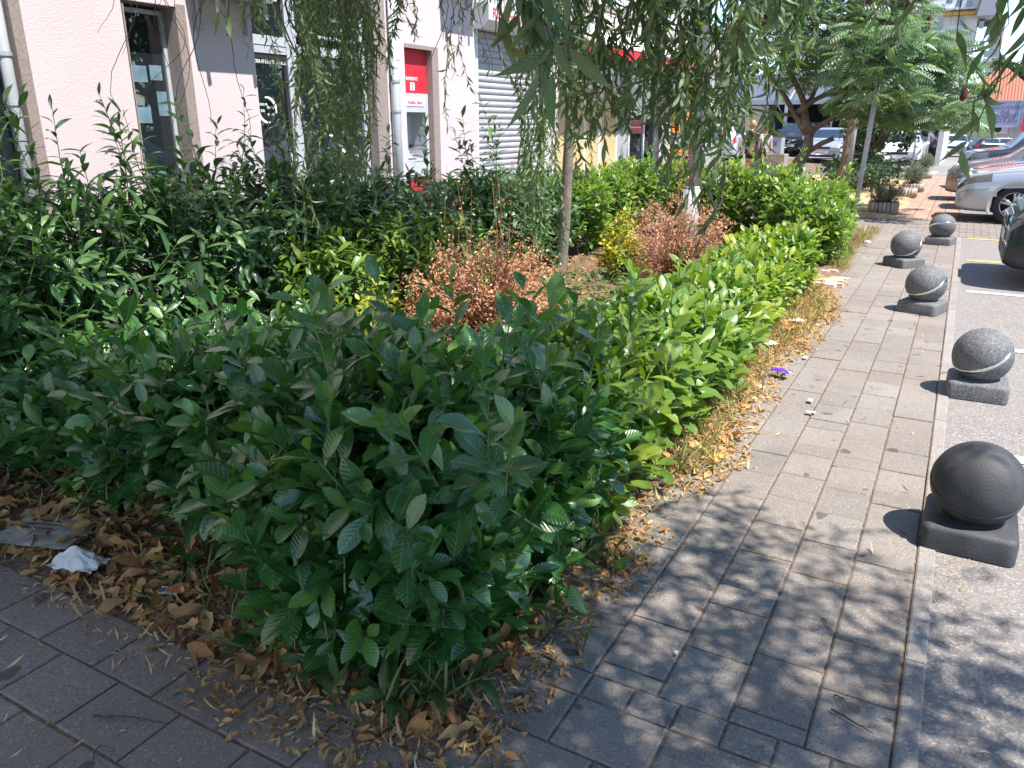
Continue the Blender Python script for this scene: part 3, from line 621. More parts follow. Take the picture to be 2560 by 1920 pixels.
# orange kiosk panel and grey end panels
OK_ = empty('parcel_locker', (WX - 0.05, 19.0, 0), 'orange parcel locker standing in the facade beside the white pillar', 'locker'); OL = (WX - 0.05, 19.0, 0)
m = NP(); m.box(WX - 0.3, WX + 0.02, 18.3, 19.7, 1.36, 2.32); m.box(WX - 0.3, WX + 0.02, 18.3, 19.7, 0.1, 1.08); part(m, 'body', M_orange, OK_, OL)
m = NP(); m.box(WX - 0.3, WX + 0.0, 18.3, 19.7, 1.08, 1.36); part(m, 'screen', M_dark, OK_, OL)
m = NP(); m.box(WX + 0.0, WX + 0.012, 18.45, 19.0, 1.14, 1.32); part(m, 'screen', M_grey, OK_, OL)
x = WX - 0.05; f = NP()
for y in (19.76, 20.5, 21.3, 22.1, 22.92): f.box(x - 0.06, x + 0.004, y, y + 0.05, 0, 2.9)
o = part(f, 'shop_window', M_frame); g = NP()
g.box(x - 0.04, x - 0.02, 19.81, 22.92, 0.0, 1.1); g.box(x - 0.04, x - 0.02, 19.81, 22.92, 1.9, 2.9); sub(g, 'board', M_grey, o); g = NP(); g.box(x - 0.04, x - 0.03, 19.81, 22.92, 1.1, 1.9); sub(g, 'pane', M_glass, o)

# air conditioners (ledges seen at the top of the picture)
def aircon(y, z, label):
    a = empty('air_conditioner', (WX + 0.02, y, z), label, 'air conditioner', 'air conditioners on the facade')
    m = NP(); m.box(0.02, 0.29, -0.38, 0.38, 0.03, 0.58); m.build('casing', M_whitemetal, a, smooth=False)
    m = NP(); th = np.linspace(0, 2 * np.pi, 25)
    for r_ in (0.06, 0.12, 0.18, 0.23): m.tube(np.stack([np.full(25, 0.3), -0.1 + r_ * np.cos(th), 0.3 + r_ * np.sin(th)], -1), 0.004, 4, cap=False)
    m.lathe([(0.24, 0.288), (0.24, 0.295), (0.001, 0.2955)], 24, 'x', (0, -0.1, 0.3)); m.build('fan_grille', M_grey, a)
    for s in (-0.27, 0.27): m = NP(); m.box(0.0, 0.33, s - 0.02, s + 0.02, 0.0, 0.03); m.box(0.0, 0.03, s - 0.02, s + 0.02, -0.25, 0.0); m.box(0.24, 0.27, s - 0.012, s + 0.012, -0.13, 0.0); m.build('bracket', M_galv, a, smooth=False)
aircon(5.42, 2.62, 'white air conditioner above the pier by the narrow window')
aircon(9.25, 3.28, 'white air conditioner above the left end of the shutter')
# bicycle leaning by the ramp
def bicycle():
    b = empty('bicycle', (WX + 1.15, 15.2, 0), 'bicycle with white frame parked in front of the red stickers', 'bicycle')
    fr = NP(); A = dict(bb=(0, 0, .3), seat=(0, -.18, .86), head=(0, .52, .92), rear=(0, -.45, .34), front=(0, .62, .34), h2=(0, .55, .74))
    for a, c in (('bb', 'seat'), ('bb', 'h2'), ('seat', 'head'), ('rear', 'bb'), ('rear', 'seat'), ('head', 'front')): fr.tube([A[a], A[c]], 0.018, 8)
    fr.build('frame', M_whitemetal, b)
    for yy in (-.45, .62):
        wv = NP(); th = np.linspace(0, 2 * np.pi, 33); wv.tube(np.stack([0 * th, yy + .33 * np.cos(th), .34 + .33 * np.sin(th)], -1), 0.018, 6, cap=False)
        for k in range(12): wv.tube([(0, yy, .34), (0, yy + .32 * math.cos(k * .524), .34 + .32 * math.sin(k * .524))], 0.002, 4)
        wv.build('wheel', M_black, b)
    s = NP(); s.box(-.07, .07, -.3, -.05, .93, .97); s.tube([(0, -.18, .86), (0, -.19, .94)], .012, 6); s.build('saddle', M_black, b)
    h = NP(); h.tube([(-.27, .45, 1.04), (-.2, .5, 1.06), (0, .52, 1.02), (.2, .5, 1.06), (.27, .45, 1.04)], .013, 8); h.tube([(0, .52, .92), (0, .52, 1.02)], .014, 8); h.build('handlebar', M_galv, b)
    bk = NP(); bk.tube([(-.0, .66, .82), (0, .66, .98)], [.10, .14], 10); bk.build('basket', M_dark, b)
bicycle()

# ------------------------------------------------------------------ bollards
def sm_box(hx, hy, h, r, n=6):
    """block with rounded vertical corners and a rounded top edge"""
    rings = []
    for (ins, z) in [(0.0, 0.0), (0.0, h - 0.022), (0.006, h - 0.008), (0.022, h)]:
        pts = []
        for cx, cy, a0 in ((1, 1, 0), (-1, 1, 90), (-1, -1, 180), (1, -1, 270)):
            for k in range(n + 1):
                a = R(a0 + 90 * k / n); pts.append((cx * (hx - r) + (r - ins) * math.cos(a), cy * (hy - r) + (r - ins) * math.sin(a), z))
        rings.append(pts)
    rings.append([(p[0] * 0.5, p[1] * 0.5, h + 0.002) for p in rings[-1]]); rings.append([(0, 0, h + 0.002)] * len(rings[0]))
    V = np.array(rings).reshape(-1, 3); c = len(rings[0]); i, j = np.meshgrid(np.arange(len(rings) - 1), np.arange(c), indexing='ij'); j2 = (j + 1) % c
    return V, np.stack([i * c + j, i * c + j2, (i + 1) * c + j2, (i + 1) * c + j], -1).reshape(-1, 4)
def bollard(x, y, rz, tilt, tdir, label, stone=None, hb=0.105, rad=0.168, zc=0.245, band=True):
    b = empty('ball_bollard', (x, y, 0.001), label, 'bollard', 'stone ball bollards beside the walk', rz)
    stone = stone or M_boll
    m = NP(); V, Q = sm_box(0.166, 0.172, hb, 0.035); m.add(V, Q); m.lathe([(0.12, hb), (0.11, hb + 0.006), (0.075, hb + 0.009)], 24); m.build('base', stone, b)
    m = NP(); a = np.linspace(-math.pi / 2, math.pi / 2, 33); g = 0.013
    pr = [(rad * math.cos(t) - (0.0035 if abs(rad * math.sin(t)) < g else 0), rad * math.sin(t)) for t in a]
    pr = [(max(0.0005, p_[0]), p_[1]) for p_ in pr]; m.lathe(pr, 48)
    s = m.build('sphere', stone, b); s.location = (0, 0, zc)
    q = Vector((math.sin(tilt) * math.cos(tdir), math.sin(tilt) * math.sin(tdir), math.cos(tilt))).to_track_quat('Z', 'Y').to_euler(); s.rotation_euler = q
    m = NP(); bw = 0.0125; m.lathe([(rad - 0.006, -bw), (rad + 0.0008, -bw), (rad + 0.0012, 0), (rad + 0.0008, bw), (rad - 0.006, bw)], 64)
    k = m.build('steel_band', M_boll2 if stone is M_boll2 else M_band, s)
    return b
bollard(0.245, 3.35, R(-1), R(30), R(-80), 'black painted ball bollard nearest the camera on a dark square base', M_boll2)
bollard(0.285, 5.43, R(1), R(33), R(212), 'grey ball bollard with slanting steel band standing on asphalt, second nearest', M_boll)
bollard(-0.125, 7.77, R(-17), R(33), R(232), 'grey ball bollard on pavers, third from the camera')
bollard(-0.44, 10.28, R(-42), R(46), R(285), 'turned ball bollard on the pavers, farther left than the others')
bollard(-0.12, 12.48, R(-10), R(24), R(120), 'farthest ball bollard, with bright band, near the cross paving')

# ------------------------------------------------------------------ hedges
def twist_set(n, W, k=4, **kw):
    out = []
    for i in range(k):
        out.append(leaf_tpl(n, W * (0.92 + 0.16 * i / k), droop=kw.get('droop', 0.25) * (0.4 + 1.2 * i / k), fold=kw.get('fold', 0.16) * (0.6 + 0.8 * ((i * 2) % k) / k), twist=kw.get('twist', 0.3) * (-1) ** i * (0.4 + i / k), widest=kw.get('widest', 0.52), wave=kw.get('wave', 0.0), tip=kw.get('tip', 1.4), base=kw.get('base', 0.75)))
    return out
T_laurel = twist_set(7, 0.44, 6, droop=0.17, fold=0.16, twist=0.35, widest=0.58, wave=0.06, tip=1.05, base=0.85)
T_laurel_lo = twist_set(5, 0.42, 4, droop=0.17, fold=0.15, twist=0.3, widest=0.57, tip=1.1, base=0.85)
T_narrow = twist_set(5, 0.29, 5, droop=0.42, fold=0.15, twist=0.4, widest=0.5)
T_willow = twist_set(6, 0.185, 6, droop=0.55, fold=0.1, twist=1.5, widest=0.42, tip=1.8)
T_willow_lo = twist_set(3, 0.16, 4, droop=0.4, fold=0.1, twist=0.8, widest=0.45)
T_small = twist_set(2, 0.55, 3, droop=0.2, fold=0.1, twist=0.2)
T_wnear = twist_set(8, 0.19, 5, droop=0.5, fold=0.1, twist=1.2, widest=0.42, tip=1.8)
T_oval = twist_set(4, 0.55, 4, droop=0.25, fold=0.15, twist=0.3)

def on_blobs(blobs, n, pw=3.0, shrink=0.82, nzmin=-0.55, r=None):
    r = r or rng; B_ = np.array(blobs, float); area = (B_[:, 2] + B_[:, 3]) * B_[:, 4] + B_[:, 2] * B_[:, 3]
    idx = r.choice(len(B_), n * 3, p=area / area.sum()); b = B_[idx]
    z0 = b[:, 5] if B_.shape[1] > 5 else np.zeros(len(b)); rad = np.stack([b[:, 2], b[:, 3], (b[:, 4] - z0) / 2], -1); c = np.stack([b[:, 0], b[:, 1], z0 + rad[:, 2]], -1)
    d = norm(r.normal(size=(len(b), 3)) * rad); t = np.sum(np.abs(d / rad) ** pw, 1) ** (-1 / pw); P = c + d * t[:, None]
    q = (P - c) / rad; N = norm(np.sign(q) * np.abs(q) ** (pw - 1) / rad)
    keep = N[:, 2] > nzmin
    z0a = B_[:, 5] if B_.shape[1] > 5 else np.zeros(len(B_)); ra = np.stack([B_[:, 2], B_[:, 3], (B_[:, 4] - z0a) / 2], -1); ca = np.stack([B_[:, 0], B_[:, 1], z0a + ra[:, 2]], -1)
    for k in range(len(B_)):
        ins = np.sum(np.abs((P - ca[k]) / ra[k]) ** pw, 1) < shrink; keep &= ~(ins & (idx != k))
    s = np.where(keep)[0][:n]; return P[s], N[s], c[s]

def hedge(name, label, blobs, nshoot, mat, tpls, L=(0.09, 0.13), slen=(0.16, 0.32), step=0.03, up=0.6, yellow=0.05, inner=0.35, tall=0, tall_len=(0.35, 0.6), parent_loc=None, tallspots=(), stemmat=None, trunkn=2, nzmin=-0.55, side_yellow=None, cat='hedge', spread=0.3, lowcut=0.05, extra=(), droopz=-0.02, rag=.10):
    P, N, C_ = on_blobs(blobs, nshoot, nzmin=nzmin)
    n = len(P); dep = np.where(rng.random(n) < inner, rng.uniform(0.5, 0.86, n), rng.uniform(0.86, 1.0 + rag, n)); P = C_ + (P - C_) * dep[:, None]
    D = norm(N * 0.75 + np.array([0, 0, up]) + rng.normal(0, spread, (n, 3))); ln = rng.uniform(*slen, n)
    tips = [(P[i], D[i], ln[i], 1.0) for i in range(n)]
    for k in range(tall):
        i = rng.integers(0, n)
        for _ in range(30):
            if N[i][2] > 0.5 and dep[i] > 0.88: break
            i = rng.integers(0, n)
        l_ = rng.uniform(*tall_len); d = norm(np.array([rng.normal(0, .22), rng.normal(0, .22), 1.0])); tips.append((P[i] + d * l_ * 0.85, d, l_, 0.9))
    for (pt, l_, d) in tallspots: tips.append((np.array(pt), norm(np.array(d, float)), l_, 0.95))
    for e_ in extra: tips.append(e_)
    fol = NP(); st = NP(); LP = []; LD = []; LN = []; LL = []; LT = []
    for (p_, d, l_, sc) in tips:
        if p_[2] < lowcut: continue
        bend = norm(np.cross(d, rng.normal(size=3))) * rng.uniform(-0.12, 0.12); base = p_ - d * l_
        k = max(5, int(l_ / step)); ts = (np.arange(k) + 0.6) / k; a = rng.uniform(0, 6.28)
        u = norm(np.cross(d, [0.31, 0.2, 0.93])); v = np.cross(d, u); pts = []
        by = rng.beta(1.2, 6) + (yellow if rng.random() < 0.5 else 0); br = rng.uniform(0, 1)
        for t in ts:
            q = base + d * l_ * t + bend * l_ * math.sin(t * 2.2); a += 2.4; rad_ = u * math.cos(a) + v * math.sin(a)
            open_ = R(64 - 40 * t ** 2 + rng.normal(0, 11)); ld = norm(d * math.cos(open_) + rad_ * math.sin(open_) + np.array([0, 0, droopz]))
            LP.append(q); LD.append(ld); LN.append(norm(d * 0.8 + np.array([0, 0, 0.7]) - ld * 0.1 + rng.normal(0, .15, 3)))
            s = sc * (0.75 + 0.35 * math.sin(math.pi * min(1, t * 0.85 + 0.15))); LL.append(rng.uniform(*L) * s * rng.choice([1, 1, 1, .7, 1.15]))
            LT.append((np.clip(br + rng.normal(0, .22), 0, 1), np.clip(by * (0.3 + 1.1 * t) + (0.75 if rng.random() < 0.006 else 0), 0, 1)))
        st.tube([base, base + d * l_ * 0.5 + bend * l_ * 0.9, p_ + bend * l_ * 0.6], [0.004, 0.003, 0.0016], 4, cap=False)
    place(fol, tpls, np.array(LP), np.array(LD), np.array(LN), np.array(LL), np.array(LT))
    bl = blobs[len(blobs) // 2]; loc = (bl[0], bl[1], 0.0)
    root = empty(name, loc, label, cat)
    fo = fol.build('foliage', mat, None, loc=loc); fo.location = (0, 0, 0); fo.parent = root
    for b in blobs:
        h = b[4]; tr = NP()
        for k in range(trunkn):
            a = rng.uniform(0, 6.28); x0 = b[0] + 0.25 * b[2] * math.cos(a); y0 = b[1] + 0.25 * b[3] * math.sin(a); tp = np.array([x0, y0, h * 0.45])
            tr.tube([(x0, y0, -0.05), (x0 + rng.normal(0, .02), y0 + rng.normal(0, .02), h * 0.22), tp], [0.019, 0.016, 0.012], 7)
            for j in range(5):
                aa = rng.uniform(0, 6.28); e = np.array([b[0] + b[2] * 0.62 * math.cos(aa), b[1] + b[3] * 0.62 * math.sin(aa), h * rng.uniform(0.45, 0.85)])
                s0 = np.array([x0, y0, h * rng.uniform(0.12, 0.42)]); tr.tube([s0, (s0 + e) / 2 + [0, 0, 0.05], e], [0.010, 0.007, 0.004], 5)
        stem = tr.build('trunk', M_bark2, None, loc=loc); stem.location = (0, 0, 0); stem.parent = root
    so_ = st.build('shoots', stemmat or M_gstem, None, loc=loc); so_.location = (0, 0, 0); so_.parent = root
    return root

# blobs: x, y, rx, ry, height, bottom
front = [(-3.95, 2.25, .42, .42, .52, .10), (-3.35, 2.12, .45, .42, .62, .12), (-2.75, 2.02, .45, .40, .72, .14), (-2.2, 2.05, .42, .42, .82, .16), (-1.75, 1.98, .38, .38, .84, .10)]
pts = [(at_y(1041, 752, 1.95), .34, (0.0, 0, 1)), (at_y(830, 800, 1.95), .30, (-.15, -.05, 1)), (at_y(690, 850, 1.95), .28, (-.2, -.1, 1)), (at_y(930, 830, 2.1), .28, (.1, .0, 1)),
       (at_y(1280, 780, 2.0), .32, (.25, -.1, 1)), (at_y(1390, 720, 2.2), .30, (.05, .1, 1)), (at_y(380, 830, 2.05), .26, (-.2, 0, 1)), (at_y(1180, 860, 1.8), .30, (.1, -.3, 1)), (at_y(1000, 1060, 1.45), .24, (-.1, -.5, .9)),
       (at_y(1290, 1080, 1.5), .28, (.3, -.3, 1)), (at_y(1225, 1010, 1.5), .30, (.15, -.3, 1))]
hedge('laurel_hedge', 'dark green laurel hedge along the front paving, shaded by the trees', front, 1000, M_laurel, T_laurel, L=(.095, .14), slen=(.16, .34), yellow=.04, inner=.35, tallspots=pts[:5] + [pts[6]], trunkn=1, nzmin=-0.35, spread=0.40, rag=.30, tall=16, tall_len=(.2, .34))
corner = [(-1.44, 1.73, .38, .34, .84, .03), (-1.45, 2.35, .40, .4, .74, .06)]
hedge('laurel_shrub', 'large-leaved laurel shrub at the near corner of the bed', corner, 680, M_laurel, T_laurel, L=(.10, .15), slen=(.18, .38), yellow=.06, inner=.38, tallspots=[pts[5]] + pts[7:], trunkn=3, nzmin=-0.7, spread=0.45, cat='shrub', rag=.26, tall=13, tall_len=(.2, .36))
right = [(-1.48, 2.95, .42, .42, .70, .05), (-1.46, 3.6, .41, .45, .64, .05), (-1.44, 4.3, .40, .45, .60, .05), (-1.44, 5.0, .38, .45, .58, .05)]
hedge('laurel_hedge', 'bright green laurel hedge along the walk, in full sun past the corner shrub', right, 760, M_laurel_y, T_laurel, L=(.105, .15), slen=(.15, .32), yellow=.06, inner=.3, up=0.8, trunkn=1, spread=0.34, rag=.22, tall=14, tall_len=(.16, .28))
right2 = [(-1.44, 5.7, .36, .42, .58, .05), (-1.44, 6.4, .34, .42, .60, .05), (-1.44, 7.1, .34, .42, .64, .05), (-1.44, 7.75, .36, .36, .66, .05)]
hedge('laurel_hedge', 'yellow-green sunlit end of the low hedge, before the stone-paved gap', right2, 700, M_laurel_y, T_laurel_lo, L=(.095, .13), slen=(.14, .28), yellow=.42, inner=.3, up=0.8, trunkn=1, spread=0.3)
back = []
for k, (y, x, h) in enumerate([(1.2, -4.15, 1.14), (1.9, -4.15, 1.18), (2.6, -4.25, 1.22), (3.3, -4.3, 1.25), (4.0, -4.35, 1.24), (4.7, -4.35, 1.18), (5.4, -4.4, 1.12), (6.1, -4.4, 1.08), (6.8, -4.4, 1.05), (7.5, -4.4, 1.05), (8.2, -4.4, 1.02)]):
    back.append((x, y, .50, .52, h, .06))
tb = []
for (sx, sy, X) in [(275, 295, -4.3), (330, 330, -4.4), (530, 300, -4.3), (205, 375, -4.2), (620, 350, -4.4), (150, 440, -4.1), (440, 350, -4.4), (10, 420, -4.1), (1190, 240, -4.6), (1130, 330, -4.5), (965, 330, -4.4), (1230, 300, -4.5), (60, 470, -4.1), (560, 400, -4.4), (700, 380, -4.4), (480, 400, -4.3), (1060, 300, -4.5), (380, 400, -4.3), (1160, 280, -4.4)]:
    tb.append((at_x(sx, sy, X), rng.uniform(.5, .75), (rng.normal(0, .12), rng.normal(0, .15) - .05, 1)))
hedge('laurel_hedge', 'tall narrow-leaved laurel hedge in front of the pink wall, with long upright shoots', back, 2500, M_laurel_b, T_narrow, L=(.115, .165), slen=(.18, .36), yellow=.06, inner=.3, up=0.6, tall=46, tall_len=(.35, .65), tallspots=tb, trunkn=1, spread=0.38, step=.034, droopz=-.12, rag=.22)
hedge('laurel_shrub', 'bright sunlit laurel clump bulging from the tall hedge, left of the coral barberry', [(-3.75, 4.05, .35, .4, .88, .05), (-3.8, 4.85, .38, .42, .95, .05), (-3.85, 5.6, .36, .4, .85, .05)], 520, M_laurel_y, T_narrow, L=(.10, .14), slen=(.16, .30), yellow=.08, inner=.3, up=.6, trunkn=1, cat='shrub', step=.034, droopz=-.12)  # sunlight on this part of the hedge is put into the lighter leaf colour
far = [(-4.3, 9.2, .5, .5, 1.0, .05), (-4.3, 10.1, .5, .55, 1.0, .05), (-4.1, 11.0, .55, .5, 1.08, .05), (-3.4, 11.2, .5, .5, 1.08, .05), (-2.75, 11.1, .5, .5, 1.08, .05), (-2.15, 10.9, .5, .5, 1.04, .05), (-1.65, 10.4, .45, .5, .92, .05), (-1.42, 9.9, .36, .42, .74, .04), (-1.6, 11.2, .45, .5, .85, .05)]
hedge('laurel_hedge', 'bright green tall hedge across the far end of the bed', far, 1800, M_laurel_y, T_laurel_lo, L=(.095, .135), slen=(.16, .32), yellow=.12, inner=.3, up=0.85, tall=14, tall_len=(.22, .38), trunkn=1, spread=0.3)

# barberries, golden euonymus
def fine_shrub(name, label, c, r, h, ntwig, mat, tpls, L, leaves, z0=0.1, yellow=.05, wild=0.35, spikes=0, cat='shrub', stem=M_twig, up=.55, lean=0.3):
    st = NP(); fol = NP(); P = []; D = []; Ls = []; T = []
    for k in range(ntwig):
        a = rng.uniform(0, 6.28); rr_ = r * math.sqrt(rng.random()); zz = z0 + (h - z0) * (rng.random() ** 0.7) * (1 - 0.5 * (rr_ / r) ** 2)
        tip = np.array([c[0] + rr_ * math.cos(a), c[1] + rr_ * math.sin(a), zz]); base = np.array([c[0] + rng.normal(0, .05), c[1] + rng.normal(0, .05), 0.0])
        ln = 0.22; d = norm(tip - base + rng.normal(0, wild * 0.5, 3) * h); s0 = tip - d * ln
        spike = k < spikes
        if spike: tip = np.array([c[0] + rng.normal(0, .3 * r), c[1] + rng.normal(0, .3 * r), h * rng.uniform(1.1, 1.42)]); d = norm(np.array([rng.normal(0, .2), rng.normal(0, .2), 1])); ln = .4; s0 = tip - d * ln
        mid = (base + s0) / 2 + rng.normal(0, .03, 3); st.tube([base, mid, s0, tip], [.005, .004, .0025, .0012], 4, cap=False)
        q = leaves if not spike else int(leaves * .35)
        t = rng.random(q); pts = s0 + d * ln * t[:, None] + rng.normal(0, .018, (q, 3)); P.append(pts); D.append(norm(d * lean + rng.normal(size=(q, 3)) + [0, 0, up])); Ls.append(rng.uniform(*L, q))
        b = rng.random(); T.append(np.stack([np.clip(b + rng.normal(0, .3, q), 0, 1), np.clip(rng.beta(1, 6, q) + yellow * (rng.random() < .5), 0, 1)], -1))
    P = np.concatenate(P); n = len(P); place(fol, tpls, P, np.concatenate(D), norm(rng.normal(size=(n, 3)) * .6 + [0, 0, 1]), np.concatenate(Ls), np.concatenate(T))
    loc = (c[0], c[1], 0); root = empty(name, loc, label, cat)
    for m, nm, mt in ((fol, 'foliage', mat), (st, 'stems', stem)): o = m.build(nm, mt, None, loc=loc); o.location = (0, 0, 0); o.parent = root
    return root
fine_shrub('barberry_shrub', 'coral and orange barberry shrub in the middle of the bed', (-2.85, 4.75), .62, .98, 360, M_barb, T_small, (.016, .030), 26, spikes=12, up=.3, wild=.75, stem=M_rtwig)
fine_shrub('barberry_shrub', 'dull reddish barberry shrub in front of the lamp post', (-2.5, 8.1), .68, 1.0, 300, M_barb2, T_small, (.018, .034), 22, spikes=10, up=.3, wild=.75, stem=M_rtwig)
fine_shrub('euonymus_shrub', 'small golden-yellow shrub left of the far barberry', (-3.0, 7.75), .26, .80, 90, M_euon, T_oval, (.035, .055), 16, yellow=.7)
fine_shrub('euonymus_shrub', 'small yellow-green shrub left of the coral barberry', (-3.05, 3.6), .42, .66, 150, M_euon, T_oval, (.035, .055), 12, yellow=.35, stem=M_gstem)
fine_shrub('euonymus_shrub', 'low variegated shrub between the hedge and the near barberry', (-2.45, 3.3), .40, .52, 130, M_euon, T_oval, (.035, .055), 12, yellow=.1, stem=M_gstem)

# ------------------------------------------------------------------ willows
def wander(p0, p1, n, amp, seed=None):
    t = np.linspace(0, 1, n)[:, None]; P = p0 + (p1 - p0) * t; ph = rng.uniform(0, 6.28, 6); f = rng.uniform(2.0, 4.2, 3)
    o = np.stack([np.sin(t[:, 0] * f[0] * 3.1 + ph[0]) + .5 * np.sin(t[:, 0] * 17 + ph[3]), np.sin(t[:, 0] * f[1] * 3.1 + ph[1]) + .5 * np.sin(t[:, 0] * 15 + ph[4]), .4 * np.sin(t[:, 0] * f[2] * 4 + ph[2])], -1)
    o -= o[0]; return P + o * amp
def strand(st, acc, end, ln, leafL, step, amp=.05, leaf_from=.25, rad=.0022, top=None, dens=1.0, tw=.5, bare=False, rmul=1.0):
    top = np.array(end) + np.array([rng.normal(0, .10), rng.normal(0, .10), ln]) if top is None else np.array(top)
    n = max(8, int(ln / .06)); P = wander(top, np.array(end, float), n, amp); st.tube(P, np.linspace(rad * 2.0, rad * .5, n) * rmul, 4, cap=False)
    if bare: return
    seg = np.linalg.norm(np.diff(P, axis=0), axis=1); cum = np.concatenate([[0], np.cumsum(seg)]); tot = cum[-1]; s = tot * leaf_from; b = rng.random()
    while s < tot:
        i = min(len(seg) - 1, np.searchsorted(cum, s) - 1); f = (s - cum[i]) / seg[i]; q = P[i] + (P[i + 1] - P[i]) * f; d = norm(P[i + 1] - P[i])
        side = norm(np.cross(d, rng.normal(size=3))); ld = norm(d * rng.uniform(.25, .9) + side * rng.uniform(.35, .9) + np.array([0, 0, -rng.uniform(.2, .9)]))
        acc.append((q, ld, rng.uniform(.7, 1.15) * leafL, np.clip(b + rng.normal(0, .3), 0, 1), np.clip(rng.beta(1, 7) + (.6 if rng.random() < .012 else 0), 0, 1))); s += step * rng.uniform(.5, 1.5) / dens
def leaves_of(acc, tpls, fol):
    P = np.array([a[0] for a in acc]); D = np.array([a[1] for a in acc]); n = len(P)
    place(fol, tpls, P, D, norm(rng.normal(size=(n, 3))), np.array([a[2] for a in acc]), np.array([[a[3], a[4]] for a in acc]))
def crown_leaves(acc, centre, rad, n, L, keep=None):
    k = 0
    while k < n:
        # leafy twigs: a short run of leaves
        d = rng.normal(size=3); d /= np.linalg.norm(d); r_ = rng.random() ** .45
        c = np.array(centre) + d * r_ * np.array(rad); 
        if keep is not None and not keep(c): continue
        a = norm(np.array([rng.normal(0, .6), rng.normal(0, .6), -.8])); m = rng.integers(8, 20)
        for q in range(m):
            p_ = c + a * q * .035 + rng.normal(0, .02, 3); acc.append((p_, norm(a + rng.normal(0, .6, 3)), rng.uniform(*L), rng.random(), rng.beta(1, 7)))
        k += m
# -- willow in the bed
tloc = (-2.89, 6.01, 0)
W1 = empty('willow_tree', tloc, 'slender curly willow growing in the bed, long leafy strands hanging in front of the shops', 'tree')
tk = NP(); tp = [np.array([-2.89, 6.01, -.05])] + [at_y(x, y, 6.01) for x, y in ((1398, 720), (1412, 560), (1420, 400), (1432, 220), (1441, 60))]; tp.append(tp[-1] + [.05, -.02, .5]); tp.append(tp[-1] + [.02, -.1, .5])
tk.tube(tp, [.056, .050, .047, .043, .041, .038, .034, .026], 12); top = tp[-2]
o = tk.build('trunk', M_bark, None, loc=tloc); o.location = (0, 0, 0); o.parent = W1
br = NP(); ends = []
for k in range(14):
    a = k * .9; L_ = rng.uniform(.9, 1.6); e = np.array([-3.05 + 1.1 * math.cos(a), 4.7 + 2.3 * math.sin(a), rng.uniform(3.4, 4.3)]); ends.append(e)
    br.tube(wander(tp[-3] + (tp[-1] - tp[-3]) * rng.random(), e, 12, .08), np.linspace(.02, .006, 12), 6)
st = NP(); acc = []
def sfield(x0, x1, yf, d0, d1, n, leafL, step, ln=(.8, 1.6), amp=.05, zt=3.3, bare=False, dens=1.0, leaf_from=.1, rmul=1.0, tgt=None):
    for k in range(n):
        sx = rng.uniform(x0, x1); sy = yf(sx) + rng.normal(0, 22); e = at_d(sx, sy, rng.uniform(d0, d1)); l_ = max(.35, min(zt - e[2], 9))
        strand(st, tgt if tgt is not None else acc, e, l_, leafL, step, amp, leaf_from, bare=bare, dens=dens, rmul=rmul)
ip = np.interp
sfield(745, 925, lambda x: ip(x, [745, 800, 880, 925], [300, 520, 560, 400]) * rng.uniform(.35, 1.05), 5.0, 5.9, 44, .08, .017)
sfield(860, 1040, lambda x: ip(x, [860, 900, 960, 1040], [300, 260, 190, 90]) * rng.uniform(.4, 1.1), 5.0, 5.8, 20, .075, .019)
sfield(740, 840, lambda x: 560 + rng.uniform(-140, 90), 4.6, 5.2, 6, .075, .02)
sfield(1105, 1170, lambda x: rng.uniform(120, 330), 4.8, 5.4, 4, .07, .024)
sfield(1150, 1240, lambda x: rng.uniform(40, 160), 4.8, 5.4, 4, .07, .03)
sfield(1290, 1375, lambda x: ip(x, [1290, 1375], [560, 700]) * rng.uniform(.7, 1.02), 5.0, 5.6, 18, .08, .018)
sfield(1370, 1470, lambda x: rng.uniform(120, 420), 5.2, 5.8, 16, .075, .02)
sfield(560, 740, lambda x: rng.uniform(20, 90), 4.6, 5.4, 5, .08, .03)
# bare twigs in front of the wall, upper left
for (x, y) in [(320, 280), (230, 70), (285, 140), (430, 250), (455, 300), (540, 295), (480, 340), (620, 420), (640, 300), (690, 180), (415, 200), (1040, 240), (1090, 210), (1230, 200), (590, 130), (520, 80), (350, 60), (1310, 120), (400, 90)]:
    e = at_d(x, y, rng.uniform(4.4, 5.0)); strand(st, acc, e, rng.uniform(1.0, 1.9), .07, .02, .075, bare=True, top=(e[0] + rng.uniform(-.1, .45), e[1] + rng.uniform(-.1, .5), 3.3), rmul=1.15)
for (x, y, x2, y2) in [(735, 0, 755, 470), (720, 0, 740, 330), (780, 0, 700, 400), (860, 40, 945, 280)]:
    a = at_d(x, y, 5.0) + np.array([0, 0, .6]); b = at_d(x2, y2, 4.9); strand(st, acc, b, 1, .07, .05, .05, bare=True, top=a, rmul=2.2)
crown_leaves(acc, (-3.1, 4.6, 4.1), (1.25, 2.7, .7), 20000, (.09, .13), keep=lambda c: c[2] > 3.15)
fol = NP(); leaves_of(acc, T_willow, fol)
for m, nm, mt in ((fol, 'crown', M_willow), (st, 'twigs', M_twig), (br, 'branches', M_bark)):
    o = m.build(nm, mt, None, loc=tloc); o.location = (0, 0, 0); o.parent = W1
